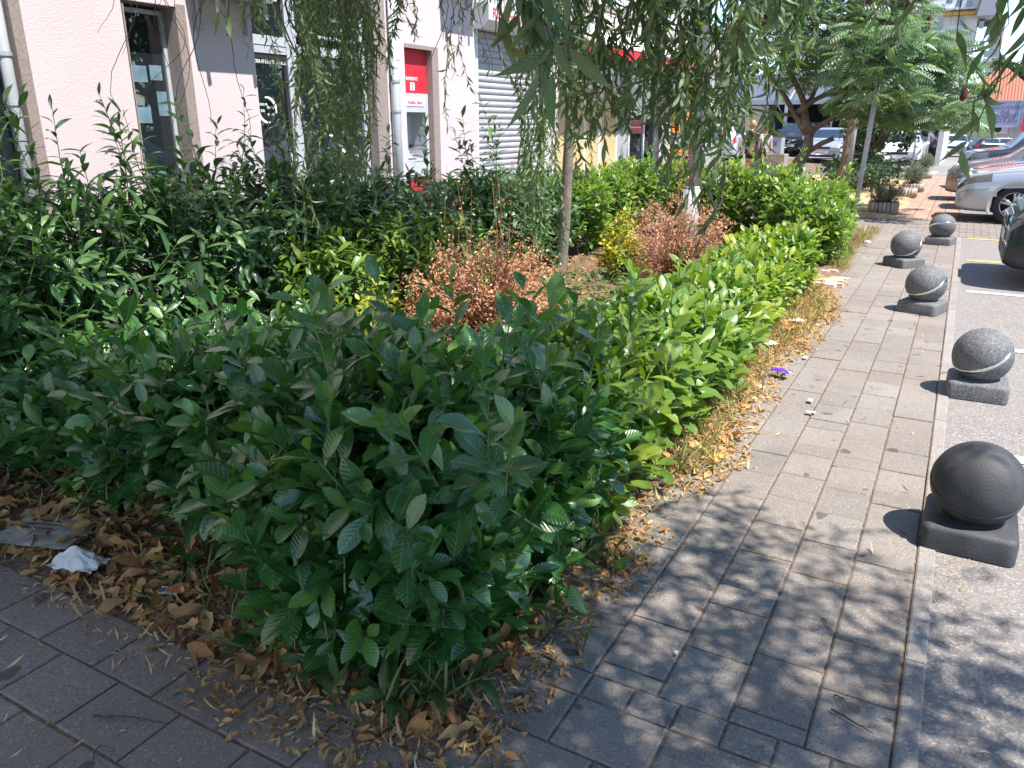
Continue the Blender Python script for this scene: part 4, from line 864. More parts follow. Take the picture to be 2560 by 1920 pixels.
# -- large willow at the parking side, whose near strands hang into the view and whose crown shades the corner
tloc = (2.7, 0.2, 0)
W2 = empty('willow_tree', tloc, 'big willow overhead, dark leafy strands hanging close to the camera at the top right', 'tree')
tk = NP(); P = wander(np.array([2.7, .2, -.05]), np.array([2.3, .25, 3.6]), 10, .04); tk.tube(P, np.linspace(.14, .09, 10), 14); o = tk.build('trunk', M_bark, None, loc=tloc); o.location = (0, 0, 0); o.parent = W2
br = NP()
for k in range(16):
    a = k * 2.4; e = np.array([.9 + 2.6 * math.cos(a) * rng.uniform(.6, 1), .3 + 2.6 * math.sin(a) * rng.uniform(.6, 1), rng.uniform(3.6, 5.2)])
    br.tube(wander(P[-1] - [0, 0, rng.uniform(0, .8)], e, 12, .10), np.linspace(.045, .008, 12), 7)
acc = []; st = NP()
yf = lambda x: ip(x, [1400, 1480, 1560, 1640, 1700, 1760, 1800, 1900, 1990], [330, 420, 330, 280, 420, 620, 330, 420, 260])
sfield(1400, 1560, lambda x: yf(x) * rng.uniform(.35, 1.0), 2.9, 3.6, 15, .085, .018, zt=2.9)
sfield(1560, 1700, lambda x: yf(x) * rng.uniform(.4, 1.05), 2.7, 3.6, 20, .085, .017, zt=2.9)
sfield(1690, 1790, lambda x: yf(x) * rng.uniform(.45, 1.0), 2.6, 3.4, 20, .09, .017, zt=2.9)
sfield(1780, 2010, lambda x: yf(x) * rng.uniform(.25, .95), 2.7, 3.6, 22, .085, .018, zt=2.9)
sfield(2010, 2240, lambda x: rng.uniform(20, 110), 2.4, 3.2, 8, .08, .025, zt=2.9)
sfield(1340, 1450, lambda x: rng.uniform(60, 330), 2.5, 3.4, 10, .085, .02, zt=2.8)
acc2 = []
for (x, y) in [(1350, 150), (1290, 110), (1365, 215), (1335, 210), (1400, 190), (1300, 60), (1420, 140), (1345, 60)]: strand(st, acc2, at_d(x, y, 1.5), .45, .115, .036, .02, .1, rmul=.8)
for (x, y) in [(2455, 330), (2440, 250), (2470, 180), (2480, 110), (2250, 120), (2445, 370)]: strand(st, acc2, at_d(x, y, 1.8), .6, .095, .038, .03, .1, rmul=.8)
for (x, y) in [(590, 55), (615, 60), (645, 25), (575, 20)]: strand(st, acc, at_d(x, y, 2.6), .5, .085, .03, .03, .1)
def kp(c):
    # keep the crown out of the picture: only above the top edge of the view
    v = c - np.array([0, 0, 1.6]); gf = -v[0] * sH + v[1] * cH
    return c[2] > 2.95 and (gf < .3 or (v[2] / gf) > .30)
crown_leaves(acc, (.9, .1, 4.4), (3.0, 2.75, 1.15), 60000, (.09, .14), keep=kp)
crown_leaves(acc, (-.5, .5, 4.1), (1.7, 1.3, .8), 26000, (.09, .14), keep=kp)  # leaf clump out of view, added to fill the shade at the lower left
crown_leaves(acc, (-2.3, .3, 4.0), (1.7, 1.6, .8), 34000, (.09, .14), keep=kp)  # another unseen clump, placed to shade the left of the scene
fol = NP(); leaves_of(acc, T_willow, fol); leaves_of(acc2, T_wnear, fol)
for m, nm, mt in ((fol, 'crown', M_willow_shaded), (st, 'twigs', M_twig), (br, 'branches', M_bark)):
    o = m.build(nm, mt, None, loc=tloc); o.location = (0, 0, 0); o.parent = W2

# ------------------------------------------------------------------ sumac
SY = 16.0; sl_ = (-3.0, SY, 0)
SU = empty('sumac_tree', sl_, 'spreading sumac tree with feathery leaves and dark red fruit cones beyond the hedge', 'tree')
r2 = lambda x, y, Y=SY: at_y(1760 + x * .16275, 180 + y * .16275, Y)
tk = NP(); b0 = r2(1450, 1400); tk.tube([(b0[0] - .15, SY, -.05), (b0[0] - .06, SY, .5), b0, r2(1600, 1180), r2(1610, 980), r2(1640, 900)], [.15, .12, .115, .09, .085, .085], 12)
for pl, r0, r1_ in [([(1600, 960), (1500, 830), (1430, 700), (1380, 640), (1280, 440), (1180, 280), (1030, 80), (900, -200)], .07, .03), ([(1620, 930), (1560, 760), (1540, 600), (1540, 480), (1480, 330), (1400, 180), (1330, 0), (1300, -300)], .085, .03),
                   ([(1440, 620), (1560, 530), (1700, 430), (1900, 320), (2150, 200), (2500, 100), (3000, -100)], .05, .025), ([(1660, 900), (1800, 810), (2000, 690), (2200, 560), (2500, 430), (3000, 300), (3500, 100)], .055, .022),
                   ([(1380, 660), (1100, 650), (900, 600), (740, 570)], .035, .02), ([(1640, 1200), (1800, 1100), (1990, 1020)], .05, .045), ([(1560, 480), (1640, 420), (1740, 200), (1900, 0), (2100, -300)], .05, .025)]:
    P = np.array([r2(x, y, SY + rng.normal(0, .08)) for x, y in pl]); tk.tube(P, np.linspace(r0, r1_, len(P)), 8)
o = tk.build('trunk', M_bark2, None, loc=sl_); o.location = (0, 0, 0); o.parent = SU
def compound(nl=9, Lf=.26):
    V = []; Q = []; UV = []; tv, tq, tu = leaf_tpl(2, .34, droop=.25, fold=.1); k0 = 0
    for i in range(nl):
        t = .22 + .78 * i / (nl - 1); y = t * (1 - .12 * t); z = -.32 * t * t; s = Lf * (1 - .55 * abs(t - .5) ** 1.3 * 1.6)
        for sg in (-1, 1):
            a = R(68) * sg; vx = tv[:, 0] * s * math.cos(a) + tv[:, 1] * s * math.sin(a); vy = -tv[:, 0] * s * math.sin(a) + tv[:, 1] * s * math.cos(a)
            vv = np.stack([vx, y + vy, z + tv[:, 2] * s - .25 * np.abs(vx)], -1); V.append(vv); Q.append(tq + k0); UV.append(tu); k0 += len(tv)
    rc = np.array([[-.006, 0, 0], [.006, 0, 0], [.004, .88, -.32], [-.004, .88, -.32], [-.005, .5, -.08], [.005, .5, -.08]]); V.append(rc); Q.append(np.array([[0, 1, 5, 4], [4, 5, 2, 3]]) + k0); UV.append(np.full((6, 2), .5))
    return np.concatenate(V), np.concatenate(Q), np.concatenate(UV)
T_sumac = [compound(8, .27), compound(7, .30), compound(9, .25)]
tips = []
cx = [(1900, 0, 2470)]
while len(tips) < 420:
    sx = rng.uniform(1870, 2440); sy = rng.uniform(-260, 335); lo = ip(sx, [1870, 1950, 2060, 2150, 2300, 2440], [150, 190, 225, 285, 335, 335]); hi = ip(sx, [1870, 2250, 2330, 2400, 2470], [-300, -300, 40, 90, 150])
    if sy > lo or sy < hi: continue
    tips.append(at_y(sx, sy, SY + rng.uniform(-1.3, 1.3)))
for _ in range(26): tips.append(at_y(rng.uniform(2120, 2290), rng.uniform(20, 250), rng.uniform(13.1, 13.8)))
P = []; D = []; Lq = []; T = []; tw = NP(); cones = []
for k, t in enumerate(tips):
    cen = np.array([-2.4, SY, 2.4]); d0 = norm(t - cen + [0, 0, .8]); tw.tube([t - d0 * .35 + [0, 0, -.05], t - d0 * .15, t], [.009, .008, .006], 5)
    for q in range(rng.integers(8, 13)):
        a = q * 2.4 + rng.random(); h = norm(np.array([math.cos(a), math.sin(a), rng.uniform(-.25, .5)])); P.append(t - d0 * rng.uniform(0, .15)); D.append(h); Lq.append(rng.uniform(.32, .48)); T.append((rng.random(), rng.beta(1, 7)))
    if k % 8 == 0 and len(cones) < 44: cones.append(t + [0, -.85, .05])
fol = NP(); place(fol, T_sumac, np.array(P), np.array(D), norm(np.tile([0, -.55, 1.0], (len(P), 1)) + rng.normal(0, .45, (len(P), 3))), np.array(Lq), np.array(T))
o = fol.build('crown', M_sumac, None, loc=sl_); o.location = (0, 0, 0); o.parent = SU
o = tw.build('branches', M_bark2, None, loc=sl_); o.location = (0, 0, 0); o.parent = SU
cm = NP(); cm.lathe([(.001, 0), (.028, .012), (.044, .05), (.040, .10), (.026, .15), (.010, .185), (.001, .20)], 9)
Vc = cm.v[0]; Vc += rng.normal(0, .004, Vc.shape); c0 = cm.build('fruit_cone', M_cone); cme = c0.data; bpy.data.objects.remove(c0)
for k, t in enumerate(cones):
    c = bpy.data.objects.new('fruit_cone', cme); COL.objects.link(c); c.parent = SU; c.location = Vector(t - np.array(sl_)) + Vector((0, -.25, .02)); s = rng.uniform(1.0, 1.45); c.scale = (s, s, s); c.rotation_euler = (rng.normal(.1, .3), rng.normal(.2, .35), 0)

# ------------------------------------------------------------------ cars
def smooth1(a, k=5):
    ker = np.hanning(k + 2)[1:-1]; ker /= ker.sum(); p_ = k // 2
    return np.convolve(np.pad(a, p_, mode='edge'), ker, 'valid')
CARK = {
 # x/L, low, belt, top, width factor, roof width factor
 'sedan': dict(L=4.5, W=1.74, H=1.42, wb=(.86, 3.58), wr=.315, st=[(0, .24, .56, .585, .80, .66), (.006, .21, .63, .66, .87, .70), (.016, .20, .70, .725, .915, .74), (.045, .19, .755, .79, .965, .78), (.09, .18, .80, .84, .99, .80), (.18, .17, .85, .905, 1, .80), (.245, .17, .88, .96, 1, .76), (.26, .17, .89, 1.0, 1, .74), (.36, .17, .91, 1.34, 1, .64), (.42, .17, .92, 1.41, 1, .63), (.55, .17, .93, 1.42, 1, .63), (.66, .17, .94, 1.38, 1, .62), (.80, .18, .96, 1.07, .99, .66), (.83, .19, .96, 1.02, .98, .72), (.93, .22, .95, 1.0, .95, .72), (.985, .26, .90, .95, .88, .68), (1, .36, .78, .82, .78, .6)], ws=(.265, .365), rw=(.67, .80), rows=(.365, .67)),
 'hatch': dict(L=4.1, W=1.76, H=1.47, wb=(.84, 3.4), wr=.315, st=[(0, .25, .60, .63, .80, .66), (.006, .22, .68, .71, .87, .70), (.018, .20, .76, .79, .92, .74), (.05, .19, .82, .86, .97, .78), (.10, .18, .87, .92, .99, .78), (.20, .17, .92, .98, 1, .76), (.225, .17, .93, 1.03, 1, .74), (.36, .17, .95, 1.40, 1, .64), (.45, .17, .96, 1.46, 1, .63), (.65, .17, .98, 1.46, 1, .62), (.85, .18, 1.0, 1.40, .99, .60), (.90, .2, 1.0, 1.33, .97, .58), (.97, .24, .98, 1.04, .93, .6), (.99, .26, .92, .98, .88, .6), (1, .36, .82, .86, .80, .55)], ws=(.23, .37), rw=(.885, .975), rows=(.37, .87)),
 'suv': dict(L=4.5, W=1.84, H=1.65, wb=(.90, 3.58), wr=.35, st=[(0, .34, .76, .79, .82, .68), (.006, .30, .84, .87, .88, .72), (.018, .27, .92, .95, .93, .76), (.05, .26, .97, 1.01, .975, .78), (.10, .25, 1.0, 1.05, .99, .78), (.20, .24, 1.04, 1.10, 1, .78), (.23, .24, 1.05, 1.14, 1, .76), (.33, .24, 1.07, 1.55, 1, .66), (.42, .24, 1.08, 1.64, 1, .66), (.65, .24, 1.10, 1.65, 1, .65), (.88, .25, 1.12, 1.58, .99, .63), (.93, .27, 1.12, 1.48, .97, .62), (.975, .30, 1.10, 1.16, .94, .64), (.99, .32, 1.02, 1.08, .90, .62), (1, .44, .90, .94, .82, .56)], ws=(.235, .34), rw=(.90, .98), rows=(.34, .89)),
}
_wheel = None
def wheel_parts(r=.31):
    global _wheel
    if _wheel is None: _wheel = {}
    key = round(r, 3)
    if key in _wheel: return _wheel[key]
    t = NP(); t.lathe([(r * .66, -.1), (r * .9, -.105), (r * .985, -.085), (r, -.04), (r, .04), (r * .985, .085), (r * .9, .105), (r * .66, .1)], 40, 'y'); to = t.build('tyre', M_black)
    q = NP(); q.lathe([(r * .67, -.09), (r * .69, -.1), (r * .63, -.095), (r * .61, -.06), (r * .60, .09)], 40, 'y')
    for k in range(5):
        a = k * 2 * math.pi / 5 + .3
        for s in (-1, 1):
            a1 = a + s * .17; c0 = np.array([r * .10 * math.cos(a), -.085, r * .10 * math.sin(a)]); c1 = np.array([r * .62 * math.cos(a1), -.082, r * .62 * math.sin(a1)])
            q.tube([c0, (c0 + c1) / 2 + [0, .004, 0], c1], [r * .10, r * .085, r * .08], 6)
    q.lathe([(.001, -.1), (r * .17, -.095), (r * .19, -.06)], 16, 'y'); qo = q.build('rim', M_rim)
    d = NP(); d.lathe([(.001, .0), (r * .62, .0), (r * .64, .02)], 32, 'y'); d.lathe([(.001, -.03), (r * .38, -.03), (r * .4, .0)], 24, 'y'); do = d.build('brake_disc', M_dark)
    ms = [x.data for x in (to, qo, do)]
    for x in (to, qo, do): bpy.data.objects.remove(x)
    _wheel[key] = ms; return ms
def paint(name, col, metal=.5, rough=.28):
    m, n, l, p = nt(name); c = tuple(col) + (1,)
    t = noise(n, l, 500, 1); l.new(mixc(n, l, t.outputs[0], tuple(v * .85 for v in col) + (1,), tuple(min(1, v * 1.12) for v in col) + (1,)), p.inputs['Base Color'])
    p.inputs['Metallic'].default_value = metal; p.inputs['Roughness'].default_value = rough; p.inputs['Coat Weight'].default_value = 1; p.inputs['Coat Roughness'].default_value = .03
    return m
def car(name, label, kind, nose, heading, mat, plate=None, lights=True, tail=None, group='parked cars', grille=(.30, .12), lower=None, badge=None):
    """nose = world x, y of the front bumper; heading = angle of the car's length axis from nose to tail"""
    K = CARK[kind]; L, W = K['L'], K['W']; z0 = float(gz(nose[0] + L / 2 * math.cos(heading), nose[1] + L / 2 * math.sin(heading)))
    root = empty(name, (nose[0], nose[1], z0), label, 'car', group, heading)
    S = np.array(K['st']); xs = np.unique(np.concatenate([np.linspace(0, .06, 9), np.linspace(.06, .97, 78), np.linspace(.97, 1, 7)])); cols = [np.interp(xs, S[:, 0], S[:, k]) for k in range(1, 6)]
    low, belt, top, wf, rf = [smooth1(c, 5) for c in cols]; n = len(xs)
    rows = []
    for i in range(n):
        w2 = W / 2 * wf[i]; rr_ = W / 2 * rf[i] * min(1, wf[i] * 1.02); lo, be, tp = low[i], belt[i], top[i]; cab = np.clip((tp - be - .08) / .3, 0, 1); up = tp - be
        c = [(0, lo), (.5 * w2, lo), (.86 * w2, lo + .005), (.95 * w2, lo + .05), (.99 * w2, lo + .14), (w2, lo + (be - lo) * .42), (1.0 * w2, lo + (be - lo) * .62), (.985 * w2, lo + (be - lo) * .80), (.965 * w2, be - .05), (.945 * w2, be - .015), (.925 * w2, be)]
        wb_ = .925 * w2
        for f in (.12, .35, .6, .85): c.append((wb_ + (rr_ - wb_) * (f * cab + (1 - cab) * f * .9), be + up * (f * cab + (1 - cab) * (1 - (1 - f) ** 2)) * (.93 if cab > .5 else .95)))
        c += [(rr_ * (.97), be + up * .95), (rr_ * .85, be + up * .985), (rr_ * .6, be + up * .997), (rr_ * .3, tp), (0, tp)]
        rows.append([(xs[i] * L, y, z) for y, z in c])
    A = np.array(rows); nr = A.shape[1]; Fb, Fg, Fl, Ft, Fd = [], [], [], [], []
    idx = lambda i, j, s: (i * nr + j) + (0 if s > 0 else n * nr)
    V = np.vstack([A.reshape(-1, 3), (A * [1, -1, 1]).reshape(-1, 3)]); bp = (K['rows'][0] + K['rows'][1]) / 2
    for i in range(n - 1):
        xm = (xs[i] + xs[i + 1]) / 2
        for j in range(nr - 1):
            c = A[i:i + 2, j:j + 2].reshape(-1, 3).mean(0); X, Y, Zc = c
            q = None; q_side = j in (11, 12, 13); q_top = j >= 14
            for wx_ in K['wb']:
                if (X - wx_) ** 2 + (Zc - K['wr'] + .01) ** 2 < (K['wr'] + .035) ** 2 and 2 < j < 10: q = 'cut'
            if q == 'cut': continue
            dst = Fb
            if q_side and K['rows'][0] + .012 < xm < K['rows'][1] - .02 and abs(xm - bp) > .011: dst = Fg
            elif (q_top or (j >= 13)) and K['ws'][0] < xm < K['ws'][1] - .012 and j >= 14: dst = Fg
            elif q_top and j >= 15 and K['rw'][0] + .006 < xm < K['rw'][1] - .01: dst = Fg
            elif lights and xm < .105 and 7 <= j <= 9 and Y > W * .27 and Zc > belt[i] * .80: dst = Fl
            elif lights and xm > .955 and 6 <= j <= 9 and Y > W * .26: dst = Ft
            elif lower and j <= 4: dst = Fd
            for s in (1, -1):
                f = [idx(i, j, s), idx(i + 1, j, s), idx(i + 1, j + 1, s), idx(i, j + 1, s)]; dst.append(f if s < 0 else f[::-1])
    for i, fl in ((0, False), (n - 1, True)):                       # nose and tail caps
        for j in range(0, nr - 1):
            c0 = [idx(i, j, 1), idx(i, j + 1, 1), idx(i, j + 1, -1), idx(i, j, -1)]; (Fd if lower and j <= 4 else Fb).append(c0[::-1] if fl else c0)
    def mk(Fs, nm, mt, sm=True):
        if not Fs: return None
        m = NP(); Fs = np.array(Fs); u, inv = np.unique(Fs, return_inverse=True); m.add(V[u], inv.reshape(Fs.shape)); o = m.build(nm, mt, root, smooth=sm); return o
    body = mk(Fb, 'body', mat); mk(Fg, 'window', M_cglass); [mk(Q_[h::2], nm_, mt_) for Q_, nm_, mt_ in ((Fl, 'headlight', M_lens), (Ft, 'tail_light', tail or M_tail)) for h in (0, 1)]; mk(Fd, 'lower_trim', M_dark)
    r = K['wr']
    for wx_ in K['wb']:
        th = np.linspace(-.12 * math.pi, 1.12 * math.pi, 25)
        for s in (-1, 1):
            ar = NP(); well = NP()
            hw0 = np.interp((wx_ + (r + .03) * np.cos(th)) / L, xs, wf) * W / 2; hw1 = np.interp((wx_ + (r + .085) * np.cos(th)) / L, xs, wf) * W / 2
            P0 = np.stack([wx_ + (r + .03) * np.cos(th), s * (hw0 + .006), r - .01 + (r + .03) * np.sin(th)], -1); P1 = np.stack([wx_ + (r + .085) * np.cos(th), s * (hw1 + .001), r - .01 + (r + .085) * np.sin(th)], -1)
            P2 = P0.copy(); P2[:, 1] = s * (hw0 - .015); VV = np.concatenate([P2, P0, P1]); k = np.arange(24); ar.add(VV, np.concatenate([np.stack([k, k + 1, k + 26, k + 25], -1), np.stack([k + 25, k + 26, k + 51, k + 50], -1)]))
            P3 = np.stack([wx_ + (r + .03) * np.cos(th), s * (hw0 - .015), r - .01 + (r + .03) * np.sin(th)], -1); P4 = P3.copy(); P4[:, 1] = s * (W / 2 - .36); P5 = P4 * [0, 1, 0] + [wx_, 0, r]
            well.add(np.concatenate([P3, P4, P5]), np.concatenate([np.stack([k, k + 1, k + 26, k + 25], -1), np.stack([k + 25, k + 26, k + 51, k + 50], -1)]))
            ar.build('wheel_arch', M_dark if lower else mat, root); well.build('wheel_well', M_black, root)
    for wx_ in K['wb']:
        for s in (-1, 1):
            wr = bpy.data.objects.new('wheel', wheel_parts(r)[0]); COL.objects.link(wr); wr.parent = root; wr.location = (wx_, s * (W / 2 - .115), r); wr.rotation_euler = (0, rng.uniform(0, 1), 0 if s < 0 else math.pi)
            for nm, me in (('rim', wheel_parts(r)[1]), ('brake_disc', wheel_parts(r)[2])): o = bpy.data.objects.new(nm, me); COL.objects.link(o); o.parent = wr
    m = NP(); gh = low[4] + .30; gw, gt = grille
    zt = belt[2] - .03 if kind != 'suv' else belt[2] - .06
    m.box(-.006, .05, -gw, gw, zt - gt, zt); m.box(-.004, .06, -W * .3, W * .3, low[3] + .08, low[3] + .17); m.build('grille', M_dark, root, smooth=False)
    m = NP(); m.box(-.016, -.006, -gw, gw, zt - .012, zt + .004); m.box(-.014, -.006, -gw, gw, zt - gt, zt - gt + .012); m.build('grille_trim', M_rim, root, smooth=False)
    if badge:
        m = NP(); m.tube([(-.02, gw * .8, zt - gt + .01), (-.02, -gw * .8, zt - .01)], .009, 4); th = np.linspace(0, 2 * np.pi, 17); m.tube(np.stack([np.full(17, -.025), .05 * np.cos(th), zt - gt / 2 + .05 * np.sin(th)], -1), .011, 5, cap=False); m.build('emblem', M_rim, root)
    for s_, zz, xx in ((0, low[2] + .20, -.012), (1, .62 if kind == 'sedan' else .70, L + .004)):
        m = NP(); m.box(xx, xx + .010, -.26, .26, zz, zz + .115); pl = m.build('number_plate', M_plate, root, smooth=False)
        if plate:
            if s_ == 0: text(plate, .10, (xx - .001, .235, zz + .02), (math.pi / 2, 0, -math.pi / 2), M_dark, pl, 'lettering', .0006, 'LEFT', .80)
            else: text(plate, .10, (xx + .011, -.235, zz + .02), (math.pi / 2, 0, math.pi / 2), M_dark, pl, 'lettering', .0006, 'LEFT', .80)
    for s in (-1, 1):                                                # mirrors, door handles
        mx = L * (K['ws'][0] + .05); m = NP(); zb = float(np.interp(K['ws'][0] + .06, xs, belt)) + .08
        m.lathe([(.001, -.09), (.05, -.08), (.07, -.02), (.07, .03), (.05, .08), (.001, .09)], 12, 'y', (mx, s * (W / 2 + .075), zb)); m.box(mx - .02, mx + .03, min(s * (W / 2 - .12), s * (W / 2 + .02)), max(s * (W / 2 - .12), s * (W / 2 + .02)), zb - .05, zb - .03)
        m.build('mirror', mat, root)
    m = NP(); ze = np.interp(.5, xs, belt) - .11
    for s in (-1, 1):
        for fx in (.50, .70): m = NP(); m.box(L * fx, L * fx + .17, s * (W / 2 + .004) - .012, s * (W / 2 + .004) + .012, ze, ze + .028); m.build('door_handle', mat, root, smooth=False)
    m = NP()
    for s in (-1, 1):                                                # door shut lines
        for fx in (.285 if kind != 'sedan' else .30, bp, K['rows'][1] - .045):
            zl, zh = np.interp(fx, xs, low) + .1, np.interp(fx, xs, belt) - .02; yl = W / 2 * 1.0 + .0015
            m.box(L * fx - .003, L * fx + .003, s * yl - .004, s * yl + .001 * s + .0, zl, zh - .05) if s > 0 else m.box(L * fx - .003, L * fx + .003, -yl - .001, -yl + .004, zl, zh - .05)
    m.build('shut_line', M_black, root, smooth=False)
    for j_, x_hi, nm in ((6, K['wb'][0] - r - .05, 'bumper_seam'), (10, L * .9, 'waist_seam')):
        k_ = (xs * L < x_hi) & (xs * L > (.01 if j_ == 6 else .09 * L)); m = NP()
        for s in (1, -1): m.tube(A[k_][:, j_] * [1, s, 1] + [0, s * .001, 0], .0035, 4)
        m.build(nm, M_black, root)
    m = NP(); m.box(L * K['wb'][0] / L + .3, L - 1.1, -W * .42, W * .42, low.min() - .0, low.min() + .03); m.build('underbody', M_black, root, smooth=False)
    return root
P_silver = paint('silver_paint', (.50, .51, .55)); P_navy = paint('navy_paint', (.03, .045, .10)); P_bronze = paint('warm_grey_paint', (.22, .20, .185)); P_dark = paint('dark_plum_paint', (.05, .04, .055))
P_white = paint('white_paint', (.74, .74, .76), .0, .3); P_black = paint('black_paint', (.012, .012, .015), .2); P_teal = paint('dark_teal_paint', (.02, .045, .055), .4); P_grey = paint('mid_grey_paint', (.16, .165, .18)); P_pblue = paint('pale_blue_white_paint', (.60, .66, .78), .1)
car('silver_sedan', 'silver sedan nosing over the terracotta path, nearest of the row on the right', 'sedan', (-.03, 16.30), 0.0, P_silver, 'A23-E-518', grille=(.26, .12))
car('dark_sedan', 'dark navy sedan parked just beyond the silver sedan', 'sedan', (.02, 18.75), 0.0, P_navy, None)
car('warm_grey_sedan', 'warm grey bronze sedan third in the row on the right', 'sedan', (-.28, 21.2), 0.0, P_bronze, None)
car('dark_suv', 'dark plum car with a big windscreen behind the warm grey sedan', 'suv', (-.05, 26.2), R(8), P_dark, None)
t_ = car('dark_teal_hatchback', 'dark teal car cut by the right edge, its front bumper toward the kerb', 'hatch', (.50, 10.05), 0.0, P_teal, None, lower=True)
m = NP(); m.box(.36, .46, -.873, -.855, .47, .52); m.build('reflector', M_tail, t_, smooth=False)
car('silver_hatchback', 'silver hatchback facing the camera behind the sumac trunk', 'hatch', (-5.35, 36.6), math.pi / 2, P_silver, 'K34-O-247', grille=(.32, .10))
car('black_suv', 'black car with a slanting bar across its grille, left of the silver hatchback', 'suv', (-7.75, 42.2), math.pi / 2, P_black, 'A18-M-302', grille=(.36, .20), badge=True)
car('white_hatchback', 'white hatchback seen from behind, left of the two walkers', 'suv', (-10.2, 39.6), math.pi * 1.5 + .15, P_white, None)
car('crossover', 'white and grey crossover facing the camera behind the dark broad-leaved tree', 'suv', (-2.45, 37.0), math.pi / 2, P_white, 'A46-O-660', lower=True, grille=(.40, .12))
car('white_suv', 'white car seen from behind with red tail lights, beyond the crossover', 'suv', (-2.5, 54.6), math.pi * 1.5, P_white, None, lower=True)
car('grey_suv', 'grey car facing the camera just right of the white one seen from behind', 'suv', (-2.35, 57.5), math.pi / 2, P_grey, None)
car('white_car', 'bluish white car driving toward the camera with an open oval grille', 'suv', (-.75, 69.0), math.pi / 2, P_pblue, None, grille=(.48, .16), group='cars')
bh = at_y(2150 + 1530 * .18687, 280 + 525 * .18687, 66); car('black_hatchback', 'black hatchback parked at an angle below the billboard', 'hatch', (bh[0] + 3.6, 69.2), math.pi + R(20), P_black, None)

# ------------------------------------------------------------------ far buildings
GY = 47.0; M_apw0 = plain('pale_wall', (.60, .58, .57), .9, var=.06)
def r2v(x, y, Y): return at_y(1760 + x * .16275, 180 + y * .16275, Y)
def r5v(x, y, Y): return at_y(2080 + x * .2411, y * .2411, Y)
PV = empty('glass_pavilion', (-9, GY, 0), 'low glass-fronted pavilion with a broad white fascia behind the parked cars', 'building'); PL = (-9, GY, 0)
a = r2v(400, 180, GY); b = r2v(400, 510, GY); zt, zb = a[2], b[2]; xr = r2v(3700, 400, GY)[0] + .2
m = NP(); m.box(-22, xr, GY - 1.6, GY + 12, zb, zt); part(m, 'fascia', plain('white_fascia', (.62, .62, .63), .6, var=.06, scale=1), PV, PL)
m = NP(); m.box(-22.1, xr + .1, GY - 1.75, GY + 12, zt, zt + .35); m.box(-22, xr, GY - 1.7, GY - 1.6, zb - .02, zb + .18); part(m, 'roof_edge', M_grey, PV, PL)
m = NP(); m.box(-22, xr, GY, GY + .1, -.8, zb); part(m, 'glazing', M_glass, PV, PL); m = NP(); m.box(-22, xr, GY + 2, GY + 2.2, -.8, zb); part(m, 'back_wall', M_dark, PV, PL); m = NP(); m.box(xr - .2, xr + .05, GY - .1, GY + 12, -.8, zb); part(m, 'side_wall', M_apw0, PV, PL)
m = NP()
for k in range(9): m.box(-21 + k * 2.4, -20.9 + k * 2.4, GY - .06, GY, -.8, zb)
part(m, 'mullion', M_frame, PV, PL)
m = NP(); m.tube([r2v(1420, 200, GY - 1.75), r2v(1270, 500, GY - 1.75), r2v(1235, 900, GY - 1.75) - [0, 0, 1.6]], .09, 8); part(m, 'post', M_frame, PV, PL, smooth=True)
# dark container with lettering
c0 = r2v(975, 990, 41); c1 = r2v(1112, 1250, 41); bn = empty('waste_container', ((c0[0] + c1[0]) / 2, 41, 0), 'grey container lettered COI standing left of the black car', 'container')
m = NP(); m.box(-.45, .45, -.1, .8, -.05, c0[2]); m.build('body', M_grey, bn, smooth=False); m = NP(); m.box(-.48, .48, -.14, .84, c0[2], c0[2] + .06); m.build('lid', M_dark, bn, smooth=False)
text('COI', .32, (-.33, -.105, c0[2] * .55), FY, M_dark, bn, 'lettering', .002)
# concrete planter block behind the hedge
q0 = r2v(930, 1260, 23); q1 = r2v(1250, 1255, 23); cb = empty('concrete_planter', ((q0[0] + q1[0]) / 2, 23.2, 0), 'brownish concrete planter block behind the far hedge', 'planter')
hw = (q1[0] - q0[0]) / 2; m = NP(); h_ = q0[2]
for (a0, a1, b0_, b1_) in ((-hw, hw, -.3, -.22), (-hw, hw, .22, .3), (-hw, -hw + .08, -.22, .22), (hw - .08, hw, -.22, .22)): m.box(a0, a1, b0_, b1_, 0, h_)
m.build('wall', M_conc, cb, smooth=False); m = NP(); m.box(-hw + .08, hw - .08, -.22, .22, .1, h_ - .06); m.build('soil', M_soil, cb, smooth=False)
# house with tiled roof and billboard
HY = 85.0
hs = empty('tiled_house', (8, HY, -1), 'low pale house with an orange tiled roof behind the billboard', 'house'); HL = (8, HY, -1)
rl = r5v(1700, 805, HY); e0 = r5v(1690, 1030, HY); e1 = r5v(1990, 1020, HY); x0 = r5v(1120, 1300, HY)[0]
m = NP(); m.box(x0, at_y(2615, 250, HY)[0], HY, HY + 9, -1.2, e0[2] - .25); part(m, 'wall', plain('pale_render', (.50, .47, .46), .9, var=.08), hs, HL)
m = NP(); ov = .6; zr, ze = rl[2] + 1.0, e0[2] - .35
m.add(np.array([[rl[0] - 2.6, HY - ov, ze], [22.5, HY - ov, ze], [19, HY + 4.5, zr], [rl[0], HY + 4.5, zr], [rl[0] - 2.6, HY + 9.5, ze], [22.5, HY + 9.5, ze]]), np.array([[0, 1, 2, 3], [3, 2, 5, 4], [4, 0, 3, 3], [1, 5, 2, 2]])) if False else None
xe = at_y(2625, 250, HY)[0]; me = bpy.data.meshes.new('roof'); Vr = [(rl[0] - 3.0, HY - ov, ze), (xe, HY - ov, ze), (rl[0] + .9, HY + 4.5, zr), (rl[0] + .1, HY + 4.5, zr), (rl[0] - 3.0, HY + 9.5, ze), (xe, HY + 9.5, ze)]
